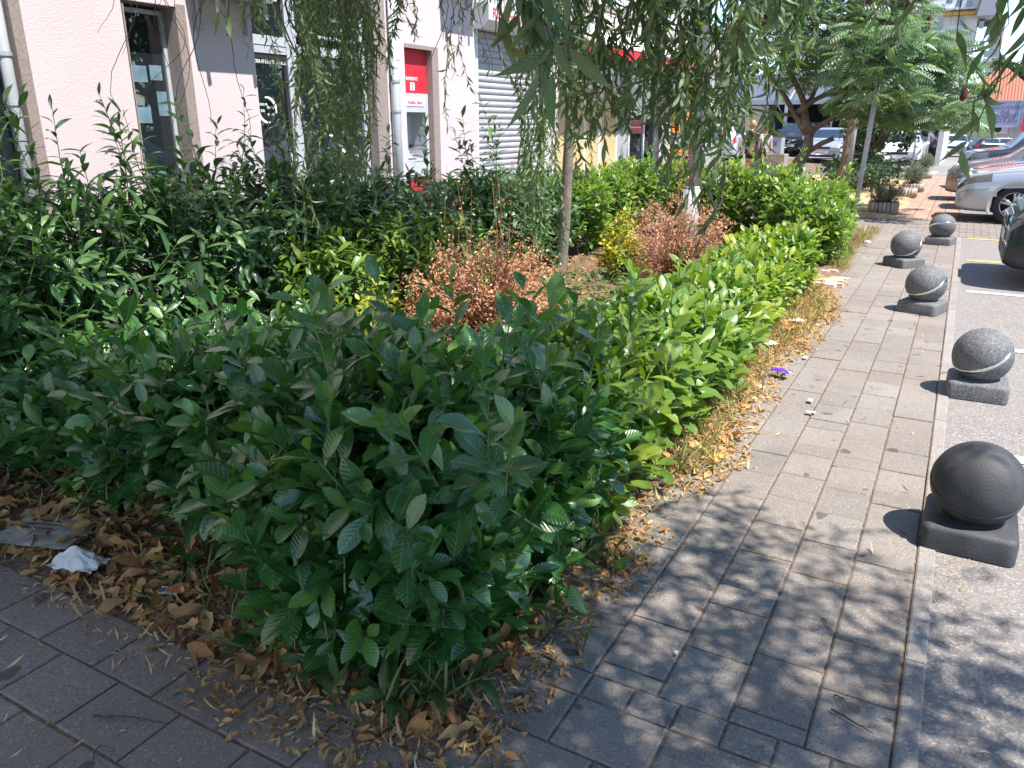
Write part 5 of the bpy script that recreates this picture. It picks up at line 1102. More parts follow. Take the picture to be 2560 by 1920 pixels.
me.from_pydata([tuple(np.array(v) - np.array(HL)) for v in Vr], [], [(0, 1, 2, 3), (3, 2, 5, 4), (4, 0, 3), (1, 5, 2), (0, 4, 5, 1)])
M_tile, n, l, p = nt('orange_roof_tiles'); tc = n.new('ShaderNodeTexCoord'); wv = n.new('ShaderNodeTexWave'); wv.bands_direction = 'Z'; wv.inputs['Scale'].default_value = 2.1; l.new(tc.outputs['Object'], wv.inputs[0]); wv2 = n.new('ShaderNodeTexWave'); wv2.inputs['Scale'].default_value = 1.3; l.new(tc.outputs['Object'], wv2.inputs[0])
c = ramp(n, l, wv.outputs[0], [(.1, (.26, .09, .055, 1)), (.45, (.37, .13, .075, 1))]); l.new(c, p.inputs[0]); bump(n, l, wv2.outputs[0], .6, .1, p); p.inputs['Roughness'].default_value = .8; me.materials.append(M_tile)
ro = bpy.data.objects.new('roof', me); COL.objects.link(ro); ro.parent = hs
for (xa, xb) in ((1455, 1510), (1560, 1605)):
    u0 = r5v(xa, 1320, HY - .05); u1 = r5v(xb, 1390, HY - .05); m = NP(); m.box(u0[0], u1[0], HY - .06, HY + .02, u1[2], u0[2]); part(m, 'window', M_cglass, hs, HL)
u = r5v(1740, 1345, HY); ac = empty('air_conditioner', (u[0], HY - .02, u[2] - .35), 'small wall air conditioner under the billboard', 'air conditioner'); m = NP(); m.box(-.6, .6, -.35, -.02, 0, .75); m.build('casing', M_whitemetal, ac, smooth=False); m = NP(); m.lathe([(.27, -.36), (.25, -.365), (.001, -.366)], 20, 'y', (-.15, 0, .38)); m.build('fan_grille', M_dark, ac)
BY = 83.0; c0 = r5v(1450, 1300, BY); c1 = r5v(1945, 1312, BY); c2 = r5v(1990, 1050, BY)
bbd = empty('billboard', ((c0[0] + c1[0]) / 2, BY, -1), 'pale lilac billboard reading GODINA NA VASOJ STRANI with a green 25', 'billboard')
wB = c1[0] - c0[0]; hB = c2[2] - c1[2]; zB = c1[2] + 1
m = NP(); m.box(-wB / 2, wB / 2, 0, .15, zB, zB + hB); pb = m.build('panel', plain('lilac_print', (.36, .33, .47), .5, var=.02), bbd, smooth=False)
m = NP(); m.box(-wB / 2 - .08, wB / 2 + .08, -.02, .17, zB - .08, zB); m.box(-wB / 2 - .08, wB / 2 + .08, -.02, .17, zB + hB, zB + hB + .08); m.box(-wB / 2 - .08, -wB / 2, -.02, .17, zB, zB + hB); m.box(wB / 2, wB / 2 + .08, -.02, .17, zB, zB + hB); m.build('frame', M_grey, bbd, smooth=False)
m = NP()
for s in (-.7, .7): m.box(s * wB / 2 - .1, s * wB / 2 + .1, .2, .4, -.2, zB + hB)
m.build('post', M_grey, bbd, smooth=False)
M_tealp = plain('teal_print', (.03, .24, .25), .5, var=.02); M_greyp = plain('grey_print', (.12, .12, .16), .5, var=.02)
def bt(s, size, u, v, mt, rot=FY, sx=1, bold=0, al='LEFT'): text(s, size, (-wB / 2 + u * wB, -.012, zB + v * hB), rot, mt, pb, 'lettering', .004, al, sx, bold)
fs = hB * .235
bt('GODINA', fs, .48, .70, M_greyp); bt('NA', fs, .56, .51, M_greyp); bt('VAŠOJ', fs, .50, .33, M_greyp, bold=.012); bt('STRANI', fs, .49, .14, M_greyp)
bt('25', hB * .85, .06, .2, M_tealp, sx=.95, bold=.03); bt('GRAWE', fs * .8, .93, .36, M_tealp, (math.pi / 2, -math.pi / 2, 0), 1, .01)
rs0 = r5v(1955, 1360, BY); m = NP(); m.box(0, 2.4, 0, .1, 0, 1.55); sg = m.build('banner', M_red, None, smooth=False); sg.location = (rs0[0], BY - .2, rs0[2]); tag(sg, 'red banner at the right edge below the billboard', 'banner')
# apartment tower
AY = 115.0
ap = empty('apartment_block', (-4, AY, -1.5), 'white apartment tower with grey recesses, orange panels and glass balconies', 'building'); APL = (-4, AY, -1.5)
def apb(x0, x1, y0, y1, ya, yb, mt, nm, par=None):
    u0 = r5v(x0, y1, AY); u1 = r5v(x1, y0, AY); m = NP(); m.box(u0[0], u1[0], AY + ya, AY + yb, u0[2], u1[2]); return part(m, nm, mt, par or ap, APL)
M_apw = plain('white_render', (.66, .64, .66), .85, var=.05); M_apg = plain('grey_render', (.38, .37, .40), .85, var=.05); M_apo = plain('ochre_panel', (.66, .36, .05), .7, var=.05); M_bglass = glass_mat('balcony_glass', (.03, .05, .08, 1), 0)
apb(300, 1590, -260, 1400, 0, 14, M_apw, 'wall'); apb(1500, 1820, -260, 195, -3.0, 10, M_apg, 'upper_block'); apb(1590, 1690, 195, 1400, 1.5, 12, M_apg, 'recess_wall')
apb(700, 1490, 100, 128, -1.2, -.01, M_apw, 'balcony_slab'); apb(1160, 1490, 128, 172, -1.0, -.02, M_apo, 'ochre_band'); apb(1260, 1340, 335, 412, -.12, -.02, M_apo, 'ochre_panel'); apb(880, 960, 335, 412, -.12, -.02, M_apo, 'ochre_panel')
for (x0, x1, y0, y1) in ((1090, 1150, 195, 315), (1275, 1370, 185, 335), (1285, 1355, 0, 75), (1390, 1450, 0, 70), (1180, 1250, 0, 40), (900, 980, 195, 330), (1515, 1590, 180, 300), (1515, 1590, 420, 520), (1090, 1150, 420, 560), (700, 780, 195, 330)):
    w_ = apb(x0, x1, y0, y1, -.10, -.03, M_bglass, 'window')
for (x0, x1, y0) in ((1600, 1770, 310), (1560, 1728, 535), (1540, 1690, 760)):
    s = apb(x0, x1, y0 + 78, y0 + 120, -2.6, 1.4, M_apw, 'balcony_slab'); apb(x0 + 4, x1 - 2, y0, y0 + 76, -2.5, -2.4, M_bglass, 'railing', s)
# trees far behind
def tree(name, label, x, y, h, r, nleaf, mat, L, z0=None, bl=.2, tr=.18, flat=.42, seed=None, group=None, cat='tree', tpl=None):
    z0 = float(gz(x, y)) if z0 is None else z0; loc = (x, y, z0); root = empty(name, loc, label, cat, group); t = NP(); t.tube([(x, y, z0 - .1), (x + .1, y, z0 + h * .35), (x, y + .1, z0 + h * .75)], [tr, tr * .8, tr * .3], 9); cl = []
    for k in range(26):
        a = rng.uniform(0, 6.28); rr_ = r * math.sqrt(rng.random()) * .8; c = np.array([x + rr_ * math.cos(a), y + rr_ * math.sin(a), z0 + h * rng.uniform(1 - 2 * flat + .08, .93)]); cl.append((c, r * rng.uniform(.22, .42)))
        t.tube([(x, y, z0 + h * rng.uniform(bl, bl + .3)), (c + [x, y, z0 + h * .5]) / 2, c], [tr * .4, tr * .25, tr * .08], 5)
    P = []
    for c, q in cl: d = norm(rng.normal(size=(nleaf // 26, 3))); P.append(c + d * (q * rng.random((len(d), 1)) ** .35) * [1, 1, .75])
    P = np.concatenate(P); n_ = len(P); f = NP(); place(f, tpl or T_small, P, norm(rng.normal(size=(n_, 3)) + [0, 0, -.3]), norm(rng.normal(size=(n_, 3)) * .7 + [0, 0, 1]), rng.uniform(*L, n_), np.stack([rng.random(n_), rng.beta(1, 6, n_)], -1))
    o = f.build('crown', mat, None, loc=loc); o.location = (0, 0, 0); o.parent = root; o = t.build('trunk', M_bark2, None, loc=loc); o.location = (0, 0, 0); o.parent = root; return root
for k, (x, y, h, r, lb) in enumerate([(3.0, 104, 9.6, 3.0, 'tall green tree between the tower and the tiled house'), (8, 108, 9.0, 3.6, 'broad green tree behind the orange roof, right of the tall one'), (-5, 96, 6.5, 4, 'dark green tree at the foot of the apartment tower'), (-13, 98, 8.0, 5, 'dense tree behind the glass pavilion, left'), (-20, 70, 9.5, 5, 'large tree behind the left part of the pavilion'), (13, 112, 10, 4, 'tree at the far right behind the roof'), (-30, 80, 11, 6, 'big tree far to the left behind the parking lot')]):
    tree('broadleaf_tree', lb, x, y, h, r, 9000, M_farleaf, (.25, .5), group='trees in the background', tr=.25)
# low dark broad-leaved tree beside the path, and slender trunk, poles, sign
tree('fig_tree', 'dark broad-leaved low tree in front of the crossover', -2.25, 25.2, 2.55, 1.15, 3400, M_fig, (.10, .19), tr=.06, flat=.48, tpl=T_oval)
tree('shrub', 'low dark green bush at the base of the broad-leaved tree', -2.3, 22.0, .7, .9, 1800, M_fig, (.06, .12), tr=.02, flat=.5, cat='shrub', tpl=T_oval)
tree('young_tree', 'young tree with a slim reddish trunk beside the grey poles', -2.55, 20.66, 4.4, 1.5, 3000, M_farleaf, (.08, .14), tr=.085, flat=.20, bl=.45)
mk_ = [('steel_pole', 'galvanised pole beside the slim reddish trunk', (-2.49, 21.7), at_y(2165, 120, 21.9), .065), ('lamp_post', 'tall galvanised lamp post rising behind the dull barberry', (-2.62, 8.85), None, .075), ('sign_post', 'leaning grey sign post at the corner of the bed, blue sign on top', (-1.44, 14.03), at_y(2212, 120, 14.0), .038), ('steel_pole', 'short thin pole by the planters near the crossover', (-1.73, 35.1), at_y(2150 + 790 * .18687, 280 + 130 * .18687, 35.1), .05)]
for nm, lb, (x, y), tp_, r_ in mk_:
    z0 = float(gz(x, y)); root = empty(nm, (x, y, z0), lb, nm.split('_')[-1]); m = NP()
    if tp_ is None: m.tube([(0, 0, -.05), (0, 0, .9)], r_ * 1.25, 16); m.tube([(0, 0, .9), (0, 0, .93)], [r_ * 1.25, r_], 16); m.tube([(0, 0, .93), (.02, 0, 6.5)], [r_, r_ * .8], 16); m.lathe([(.16, .0), (.16, .02), (r_ * 1.25, .03)], 20)
    else: d = np.array(tp_) - [x, y, z0]; m.tube([(0, 0, -.05), tuple(d)], r_, 12)
    m.build('pole', M_galv, root)
    if nm == 'sign_post':
        q = at_y(2222, 182, 13.93) - np.array([x, y, z0]); m = NP(); m.box(q[0] - .02, q[0] + .14, q[1] - .01, q[1] + .01, q[2] - .17, q[2] + .14); m.build('sign', M_blue, root, smooth=False); m = NP(); m.box(q[0] + .01, q[0] + .11, q[1] - .013, q[1] - .0105, q[2] - .10, q[2] - .04); m.build('lettering', M_white, root, smooth=False)
    if nm == 'lamp_post': m = NP(); m.tube([(.02, 0, 6.4), (.5, .1, 6.9), (1.1, .2, 7.0)], .04, 8); m.box(1.0, 1.6, .1, .32, 6.92, 7.02); m.build('lamp_head', M_galv, root)
# ring planters with lavender
def ring_planter(x, y, r, bush, label, k):
    z0 = float(gz(x, y)); root = empty('ring_planter', (x, y, z0 + .02), label, 'planter', 'ring planters beside the terracotta path'); m = NP(); n_ = 22
    for j in range(n_):
        a = j * 2 * math.pi / n_; m.tube([(r * math.cos(a), r * math.sin(a), 0), (r * math.cos(a), r * math.sin(a), .20 + rng.uniform(-.006, .006))], r * .142, 6)
    m.build('staves', plain('grey_wood_concrete_%d' % k, (.36, .31, .26), .9, var=.35, scale=9, bmp=.4), root)
    m = NP(); m.lathe([(r * .9, .13), (r * .5, .15), (.001, .155)], 20); m.build('soil', M_soil, root)
    if bush: fine_shrub('lavender_bush', label.replace('planter', 'bush').replace('ring of concrete staves', 'grey-green lavender'), (x, y), r * 1.3, .66, 110, M_lav, T_willow, (.03, .055), 40, stem=M_twig, z0=.28, up=.8, lean=1.0)
ring_planter(-1.18, 16.3, .235, True, 'planter of wooden-looking staves nearest the crossing strip', 0)
ring_planter(-1.1, 20.9, .235, False, 'planter of staves without a bush, second from the crossing strip', 1)
ring_planter(-1.05, 23.3, .235, True, 'planter of staves third from the crossing strip', 2)
ring_planter(-1.15, 31.4, .235, True, 'planter of staves farthest along the path', 3)
for k, (x, y, h, r_) in enumerate([(14, 13, 8.5, 4.6), (15, 21, 9.0, 4.8), (15.5, 30, 9.5, 5)]):  # out of view, added to give the facade glass greenery to reflect
    tree('broadleaf_tree', ['tree across the parking lot, reflected in the narrow window', 'tree across the parking lot, reflected in the glazed door', 'tree across the parking lot, reflected in the shop glass'][k], x, y, h, r_, 9000, M_farleaf, (.22, .4), group='trees in the background', tr=.16, flat=.47)

# ------------------------------------------------------------------ people walking beyond the bed
def skin(name, pts, edges, mat, parent, sub=2):
    me = bpy.data.meshes.new(name); me.from_pydata([p[:3] for p in pts], edges, []); o = bpy.data.objects.new(name, me); COL.objects.link(o)
    sk = o.modifiers.new('skin', 'SKIN'); ly = me.skin_vertices[0] if me.skin_vertices else None
    if ly is None:
        bm = bmesh.new(); bm.from_mesh(me); bm.verts.layers.skin.verify(); bm.to_mesh(me); bm.free(); ly = me.skin_vertices[0]
    for k, p in enumerate(pts):
        r_ = p[3]; ly.data[k].radius = (r_, p[4] if len(p) > 4 else r_); ly.data[k].use_root = (k == 0)
    sb = o.modifiers.new('sub', 'SUBSURF'); sb.levels = sub; sb.render_levels = sub
    bpy.context.view_layer.update(); m2 = bpy.data.meshes.new_from_object(o.evaluated_get(bpy.context.evaluated_depsgraph_get())); bpy.data.objects.remove(o)
    m2.materials.clear(); m2.materials.append(mat); m2.polygons.foreach_set('use_smooth', [True] * len(m2.polygons)); q = bpy.data.objects.new(name, m2); COL.objects.link(q); q.parent = parent; return q
M_skin = plain('skin', (.55, .30, .20), .6, var=.05); M_hair1 = plain('blonde_hair', (.42, .27, .13), .6, var=.3, scale=60); M_hair2 = plain('brown_hair', (.10, .055, .03), .6, var=.3, scale=60)
def person(x, y, rz, h, label, shirt, shorts, hairm, arms, long_hair, shirt_low=.52, leg=(.10, -.08)):
    s = h / 1.7; root = empty('person', (x, y, float(gz(x, y))), label, 'person', None, rz)
    lf, lr = leg
    P = [(0, 0, .93, .13, .10), (0, 0, 1.12, .115, .085), (0, 0, 1.30, .15, .095), (0, 0, 1.42, .09, .07), (0, -.01, 1.50, .05), (0, -.01, 1.58, .085), (0, -.015, 1.66, .082),
         (.09, 0, .86, .095), (.10, lf * .6, .48, .062), (.10, lf, .09, .042), (.10, lf - .14, .03, .035), (-.09, 0, .86, .095), (-.10, lr * .2, .48, .062), (-.10, lr, .10, .042), (-.10, lr - .14, .03, .035),
         (.18, 0, 1.39, .055), (.21, arms[0][0], 1.13, .042), (.20, arms[0][1], arms[0][2], .03), (-.18, 0, 1.39, .055), (-.21, arms[1][0], 1.13, .042), (-.20, arms[1][1], arms[1][2], .03)]
    E_ = [(0, 1), (1, 2), (2, 3), (3, 4), (4, 5), (5, 6), (0, 7), (7, 8), (8, 9), (9, 10), (0, 11), (11, 12), (12, 13), (13, 14), (2, 15), (15, 16), (16, 17), (2, 18), (18, 19), (19, 20)]
    for sd, w_ in ((1, 17), (-1, 20)):                                  # palm, four fingers, thumb
        wx_, wy_, wz_ = P[w_][:3]; pi_ = len(P); P.append((wx_, wy_ - .015, wz_ - .06, .028, .016)); E_.append((w_, pi_))
        for k in range(4): P.append((wx_ - sd * .004, wy_ - .035 + k * .02, wz_ - .10, .009)); P.append((wx_ - sd * .018, wy_ - .038 + k * .02, wz_ - .135 - .006 * (k in (1, 2)), .0075)); E_ += [(pi_, len(P) - 2), (len(P) - 2, len(P) - 1)]
        P.append((wx_ - sd * .01, wy_ - .055, wz_ - .055, .009)); P.append((wx_ - sd * .015, wy_ - .065, wz_ - .09, .008)); E_ += [(pi_, len(P) - 2), (len(P) - 2, len(P) - 1)]
    P = [tuple(v * s for v in p) for p in P]; skin('body', P, E_, M_skin, root)
    sc = lambda L_: [tuple(v * s for v in p) for p in L_]
    skin('shirt', sc([(0, 0, 1.22, .15, .115), (0, 0, .94, .15, .12), (0, 0, 1.36, .15, .10), (0, -.005, 1.43, .075, .07), (.17, 0, 1.40, .07), (.20, arms[0][0] * .6, 1.25, .058), (-.17, 0, 1.40, .07), (-.20, arms[1][0] * .6, 1.25, .058)]), [(0, 1), (0, 2), (2, 3), (2, 4), (4, 5), (2, 6), (6, 7)], shirt, root)
    skin('shorts', sc([(0, 0, .98, .145, .115), (0, 0, .88, .15, .12), (.095, 0, .78, .105), (.10, lf * .45, shirt_low, .09), (-.095, 0, .78, .105), (-.10, lr * .15, shirt_low, .09)]), [(0, 1), (1, 2), (2, 3), (1, 4), (4, 5)], shorts, root)
    hr = NP(); prof = [(.001, .112), (.04, .104), (.075, .08), (.096, .04), (.101, 0), (.096, -.03), (.088, -.05)]; hr.lathe(prof, 20, 'z', (0, .018, 1.625)); v_ = hr.v[0]; low_ = (v_[:, 1] < -.02) & (v_[:, 2] < 1.665); v_[low_, 2] = 1.665 + .2 * (v_[low_, 2] - 1.665)
    if long_hair: hr.tube([(0, .07, 1.62), (0, .095, 1.52), (0, .11, 1.40), (0, .105, 1.30)], [.085, .08, .065, .02], 12)
    else: hr.tube([(0, .06, 1.61), (0, .07, 1.54)], [.08, .05], 12)
    hr.v = [v * s for v in hr.v]; hr.build('hair', hairm, root)
    f = NP()                                                          # face: eyes, nose, mouth, ears
    for sx_ in (-.03, .03): f.lathe([(.001, -.012), (.010, -.004), (.001, .004)], 8, 'y', (sx_, -.098, 1.635))
    f.lathe([(.001, -.012), (.02, -.002), (.001, .004)], 8, 'y', (0, -.095, 1.555)); f.v = [v * s for v in f.v]; f.build('eyes_and_mouth', M_dark, root)
    f = NP(); f.tube([(0, -.098, 1.63), (0, -.118, 1.595), (0, -.098, 1.585)], [.006, .013, .010], 6)
    for sx_ in (-.088, .088): f.lathe([(.001, -.01), (.022, 0), (.001, .01)], 8, 'x', (sx_, .0, 1.61))
    f.v = [v * s for v in f.v]; f.build('nose_and_ears', M_skin, root); return root
M_olive = plain('dark_olive_cloth', (.05, .055, .03), .9, var=.2); M_blackc = plain('black_cloth', (.012, .012, .014), .9); M_paleshirt = plain('pale_grey_cloth', (.48, .48, .50), .9); M_denim = plain('blue_denim', (.05, .09, .18), .9, var=.3, scale=40)
person(-5.42, 23.75, R(-60), 1.66, 'person in a dark olive top and black shorts walking past the planter', M_olive, M_blackc, M_hair1, [(.05, -.02, .90), (-.10, -.22, .98)], False, .60)
person(-5.08, 24.0, R(40), 1.55, 'person with blonde hair, pale shirt and denim shorts holding shopping bags', M_paleshirt, M_denim, M_hair1, [(-.04, -.10, .88), (-.05, -.12, .88)], True, .66)
for (x, y, z, mt, lb) in ((-5.17, 23.85, .50, plain('yellow_bag', (.75, .70, .05), .5), 'yellow shopping bag carried by the blonde walker'), (-5.02, 23.9, .48, plain('white_bag', (.7, .7, .68), .5), 'white shopping bag carried by the blonde walker')):
    m = NP(); m.add(np.array([[-.12, -.05, .02], [.12, -.05, 0], [.12, .05, 0], [-.12, .05, .02], [-.14, -.02, .28], [.14, -.02, .28], [.14, .02, .28], [-.14, .02, .28]]), np.array([[0, 1, 2, 3], [0, 4, 5, 1], [2, 6, 7, 3], [1, 5, 6, 2], [3, 7, 4, 0]])); m.tube([(-.08, 0, .28), (0, 0, .38), (.08, 0, .28)], .006, 5)
    o = m.build('shopping_bag', mt, None, smooth=False); o.location = (x, y, z); tag(o, lb, 'bag', 'shopping bags')

# ------------------------------------------------------------------ litter, fallen leaves, dry grass
T_curl = [leaf_tpl(5, .36, droop=d, fold=f, twist=t, wave=w_) for d, f, t, w_ in ((.5, .35, .6, .3), (-.35, .5, -.9, .4), (.25, .2, 1.6, .2), (-.15, .3, .3, .5), (.7, .1, -.5, .3))]
T_wcurl = [leaf_tpl(7, .15, droop=d, fold=f, twist=t) for d, f, t in ((.8, .3, 1.6), (-.6, .5, -1.8), (1.1, .2, .6), (.3, .3, 2.6), (-.9, .1, .9))]
T_chip = [leaf_tpl(1, .5, droop=.1, fold=.3, twist=.4), leaf_tpl(1, .3, droop=-.2, fold=.2, twist=-.6)]
def scatter(name, label, mat, tpls, P, L, yel=.1, kind='stuff', lift=.006, tilt=.35):
    P = np.asarray(P); n_ = len(P); a = rng.uniform(0, 6.28, n_); z = gz(P[:, 0], P[:, 1]) + lift + (P[:, 2] if P.shape[1] > 2 else 0)
    Q = np.stack([P[:, 0], P[:, 1], z], -1); D = norm(np.stack([np.cos(a), np.sin(a), rng.normal(0, tilt, n_) * .6], -1)); N = norm(rng.normal(0, tilt, (n_, 3)) + [0, 0, 1]); f = NP()
    place(f, tpls, Q, D, N, rng.uniform(*L, n_), np.stack([rng.random(n_), np.clip(rng.beta(1, 4, n_) + yel * (rng.random(n_) < .4), 0, 1)], -1)); o = f.build(name, mat); tag(o, label, name.replace('_', ' '), None, kind); return o
def bed_pts(n, x0, x1, y0, y1, lo=-.02, hi=9, z=.045):
    out = []
    while len(out) < n:
        q = np.stack([rng.uniform(x0, x1, n * 3), rng.uniform(y0, y1, n * 3)], -1); ex = EDGE_X(q[:, 1]); d = np.minimum(ex - q[:, 0], q[:, 1] - (1.36 + .3 * wob(q[:, 0], 2)))
        k = (d > lo) & (d < hi); zz = np.where(d > 0, np.minimum(d / .25, 1) * z, 0); out += list(np.stack([q[k, 0], q[k, 1], zz[k]], -1)[:n - len(out)])
    return np.array(out)
edgeR = np.vstack([bed_pts(4200, -1.3, -.55, 2.2, 9.2, -.10, .35), bed_pts(3800, -1.7, -.5, 1.1, 2.6, -.17, .30)]); edgeR0 = bed_pts(5200, -1.5, -.6, 1.3, 9.2, -.06, .55); edgeF = bed_pts(4200, -4.2, -.9, 1.2, 2.1, -.05, .7)
fall = lambda n, lo, hi: bed_pts(n, -4.3, -.5, 1.0, 9.0, lo, hi)
scatter('leaf_litter', 'brown fallen leaves covering the soil under the hedge', M_litter, T_curl, np.vstack([bed_pts(1500, -4.3, -.9, 1.3, 2.2, -.03, .8), bed_pts(700, -1.5, -.7, 2.2, 9, -.03, .5), bed_pts(900, -4, -1.8, 2.2, 9, .3, 9)]), (.03, .085), .25)
scatter('leaf_litter', 'large orange-brown dead laurel leaves lying under the front hedge', M_litter, T_curl, np.vstack([bed_pts(520, -3.6, -1.0, 1.3, 2.0, .0, .6), bed_pts(160, -1.6, -.8, 1.4, 8, -.02, .35)]), (.075, .125), .35, lift=.016)
scatter('leaf_litter', 'small pale curled willow leaves along the bed edge', M_litter2, T_wcurl, np.vstack([bed_pts(1500, -4.3, -.9, 1.15, 1.9, -.14, .45), bed_pts(1500, -1.5, -.5, 1.3, 9, -.14, .4), bed_pts(2200, -1.4, -.55, 2.6, 9, -.08, .35)]), (.022, .07), .3)
scatter('leaf_litter', 'fine brown leaf crumbs spilling over the pavers', M_litter, T_chip, np.vstack([edgeR, edgeF, bed_pts(1500, -4.2, -.5, 1.0, 9, -.16, .05), bed_pts(3000, -1.3, -.6, 2.5, 9, -.06, .25)]), (.008, .03), .3, lift=.004)
scatter('leaf_litter', 'ragged band of orange dry leaves spilling from the hedge onto the walk', M_litter, T_curl, np.vstack([bed_pts(2300, -1.4, -.5, 2.3, 9, -.10, .30), bed_pts(1300, -1.8, -.5, 1.1, 2.8, -.20, .25)]), (.018, .05), .3, lift=.008)
# leaves on the paving, sparse
k_ = 150; q = np.stack([rng.uniform(-3.2, .6, k_), rng.uniform(.7, 1.32, k_), np.zeros(k_)], -1); q2 = np.stack([rng.uniform(-.9, .9, 110), rng.uniform(1.3, 7.5, 110) ** 1, np.zeros(110)], -1)
scatter('fallen_leaves', 'single pale curled leaves lying on the pavers', M_litter2, T_wcurl, np.vstack([q, q2]), (.02, .065), .5)
jn = []
for c in cols:
    for _ in range(420): jn.append((c + rng.normal(0, .006), rng.uniform(.9, 7.0) if rng.random() < .75 else rng.uniform(7, 13), 0))
for _ in range(2600):
    y = 1.75 - .2075 * rng.integers(1, 6); jn.append((rng.uniform(-3.6, .1), y + rng.normal(0, .007), 0))
scatter('leaf_litter', 'brown crumbs collected in the joints of the paving', M_litter, T_chip, jn, (.005, .016), .2, lift=.001)
q = np.stack([rng.normal(.22, .05, 700), rng.uniform(1.6, 5.0, 700), 0 * rng.random(700)], -1); q2 = np.stack([.62 + rng.normal(0, .10, 350), 4.85 + rng.normal(0, .05, 350), np.zeros(350)], -1)
scatter('leaf_litter', 'brown needles and crumbs gathered along the kerb and by the second bollard', M_litter, T_chip + T_wcurl[:1], np.vstack([q, q2]), (.008, .03), .3, lift=.002)
# grass
T_blade = [leaf_tpl(3, .05, droop=d, fold=.1, twist=t) for d, t in ((.5, .2), (.9, -.3), (.2, .4), (1.2, .1))]
def grass(name, label, mat, P, L, per=6, spread=.5):
    P = np.repeat(np.asarray(P)[:, :2], per, 0); n_ = len(P); P = P + rng.normal(0, .012, P.shape); Q = np.stack([P[:, 0], P[:, 1], gz(P[:, 0], P[:, 1]) + .01], -1); D = norm(np.stack([rng.normal(0, spread, n_), rng.normal(0, spread, n_), np.ones(n_)], -1)); f = NP()
    place(f, T_blade, Q, D, norm(rng.normal(size=(n_, 3))), rng.uniform(*L, n_), np.stack([rng.random(n_), np.clip(rng.beta(1, 3, n_), 0, 1)], -1)); o = f.build(name, mat); tag(o, label, 'grass', None, 'stuff')
def strip(n, y0, y1, a, b): y = rng.uniform(y0, y1, n); return np.stack([EDGE_X(y) - rng.uniform(a, b, n), y], -1)
grass('dry_grass', 'straw-coloured dry grass along the foot of the sunlit hedge', M_grassd, np.vstack([strip(420, 3.4, 8.2, .02, .45), strip(380, 9.5, 13.4, .03, .5)]), (.05, .16), 5, .6)
grass('dry_grass', 'pale dry grass and straw on the bed floor around the willow trunk', M_grassd, np.stack([rng.uniform(-3.9, -1.9, 420), rng.uniform(5.0, 9.6, 420)], -1), (.05, .14), 5, .7)
grass('green_grass', 'green grass and seedlings scattered over the bed floor', M_grassg, np.stack([rng.uniform(-4.0, -1.8, 300), rng.uniform(3.0, 9.8, 300)], -1), (.06, .18), 5, .6)
grass('green_grass', 'thin green grass tufts at the corner of the bed', M_grassg, np.vstack([strip(150, 1.5, 3.6, .06, .42), strip(150, 9.6, 13.2, .15, .7), strip(60, 3.5, 8, .1, .4), bed_pts(70, -2.3, -1.0, 1.4, 1.7, .03, .4)[:, :2]]), (.05, .19), 5, .6)
q = np.stack([rng.uniform(-3.7, -1.95, 260), rng.uniform(4.9, 7.6, 260)], -1); f = NP(); P = np.repeat(q, 7, 0); n_ = len(P); a = rng.uniform(0, 6.28, n_); P = np.stack([P[:, 0] + rng.normal(0, .02, n_), P[:, 1] + rng.normal(0, .02, n_), np.full(n_, .04) + rng.random(n_) * .12], -1)
place(f, T_oval, P, np.stack([np.cos(a), np.sin(a), rng.uniform(.1, 1.0, n_)], -1), np.tile([0, 0, 1.0], (n_, 1)) + rng.normal(0, .3, (n_, 3)), rng.uniform(.04, .085, n_), rng.random((n_, 2)) * [1, .25]); tag(f.build('ground_cover', M_grassg), 'low leafy green ground cover around the foot of the willow', 'ground cover', None, 'stuff')
# broad weeds at the near corner
f = NP(); P = []; D = []; LL = []
for (x, y) in [(-1.03, 1.62), (-1.12, 1.50), (-1.05, 1.85), (-1.2, 1.45), (-1.02, 2.1), (-1.08, 2.4), (-1.5, 1.44), (-1.15, 4.15), (-1.1, 3.3), (-1.75, 1.46)]:
    for k in range(9): a = rng.uniform(0, 6.28); e = rng.uniform(.2, 1.2); P.append((x, y, .03)); D.append((math.cos(a), math.sin(a), e)); LL.append(rng.uniform(.08, .17))
place(f, [leaf_tpl(5, .26, droop=.5, fold=.15, twist=.4, wave=.5)], np.array(P), np.array(D, float), np.tile([0, 0, 1.0], (len(P), 1)) + rng.normal(0, .2, (len(P), 3)), np.array(LL), rng.random((len(P), 2)) * [1, .2]); tag(f.build('weeds', M_grassg), 'broad-leaved green weeds at the foot of the corner shrub', 'weeds', None, 'stuff')
y = rng.uniform(15.8, 22.3, 700); x = rng.uniform(-4.6, -.95, 700); grass('dry_grass', 'dry yellow lawn around the ring planters', M_grassd, np.stack([x, y], -1), (.06, .14), 4, .8)
y = rng.uniform(24.1, 29.2, 500); x = rng.uniform(-4.2, -1.1, 500); grass('dry_grass', 'dry yellow lawn before the crossover', M_grassd, np.stack([x, y], -1), (.06, .16), 4, .8)
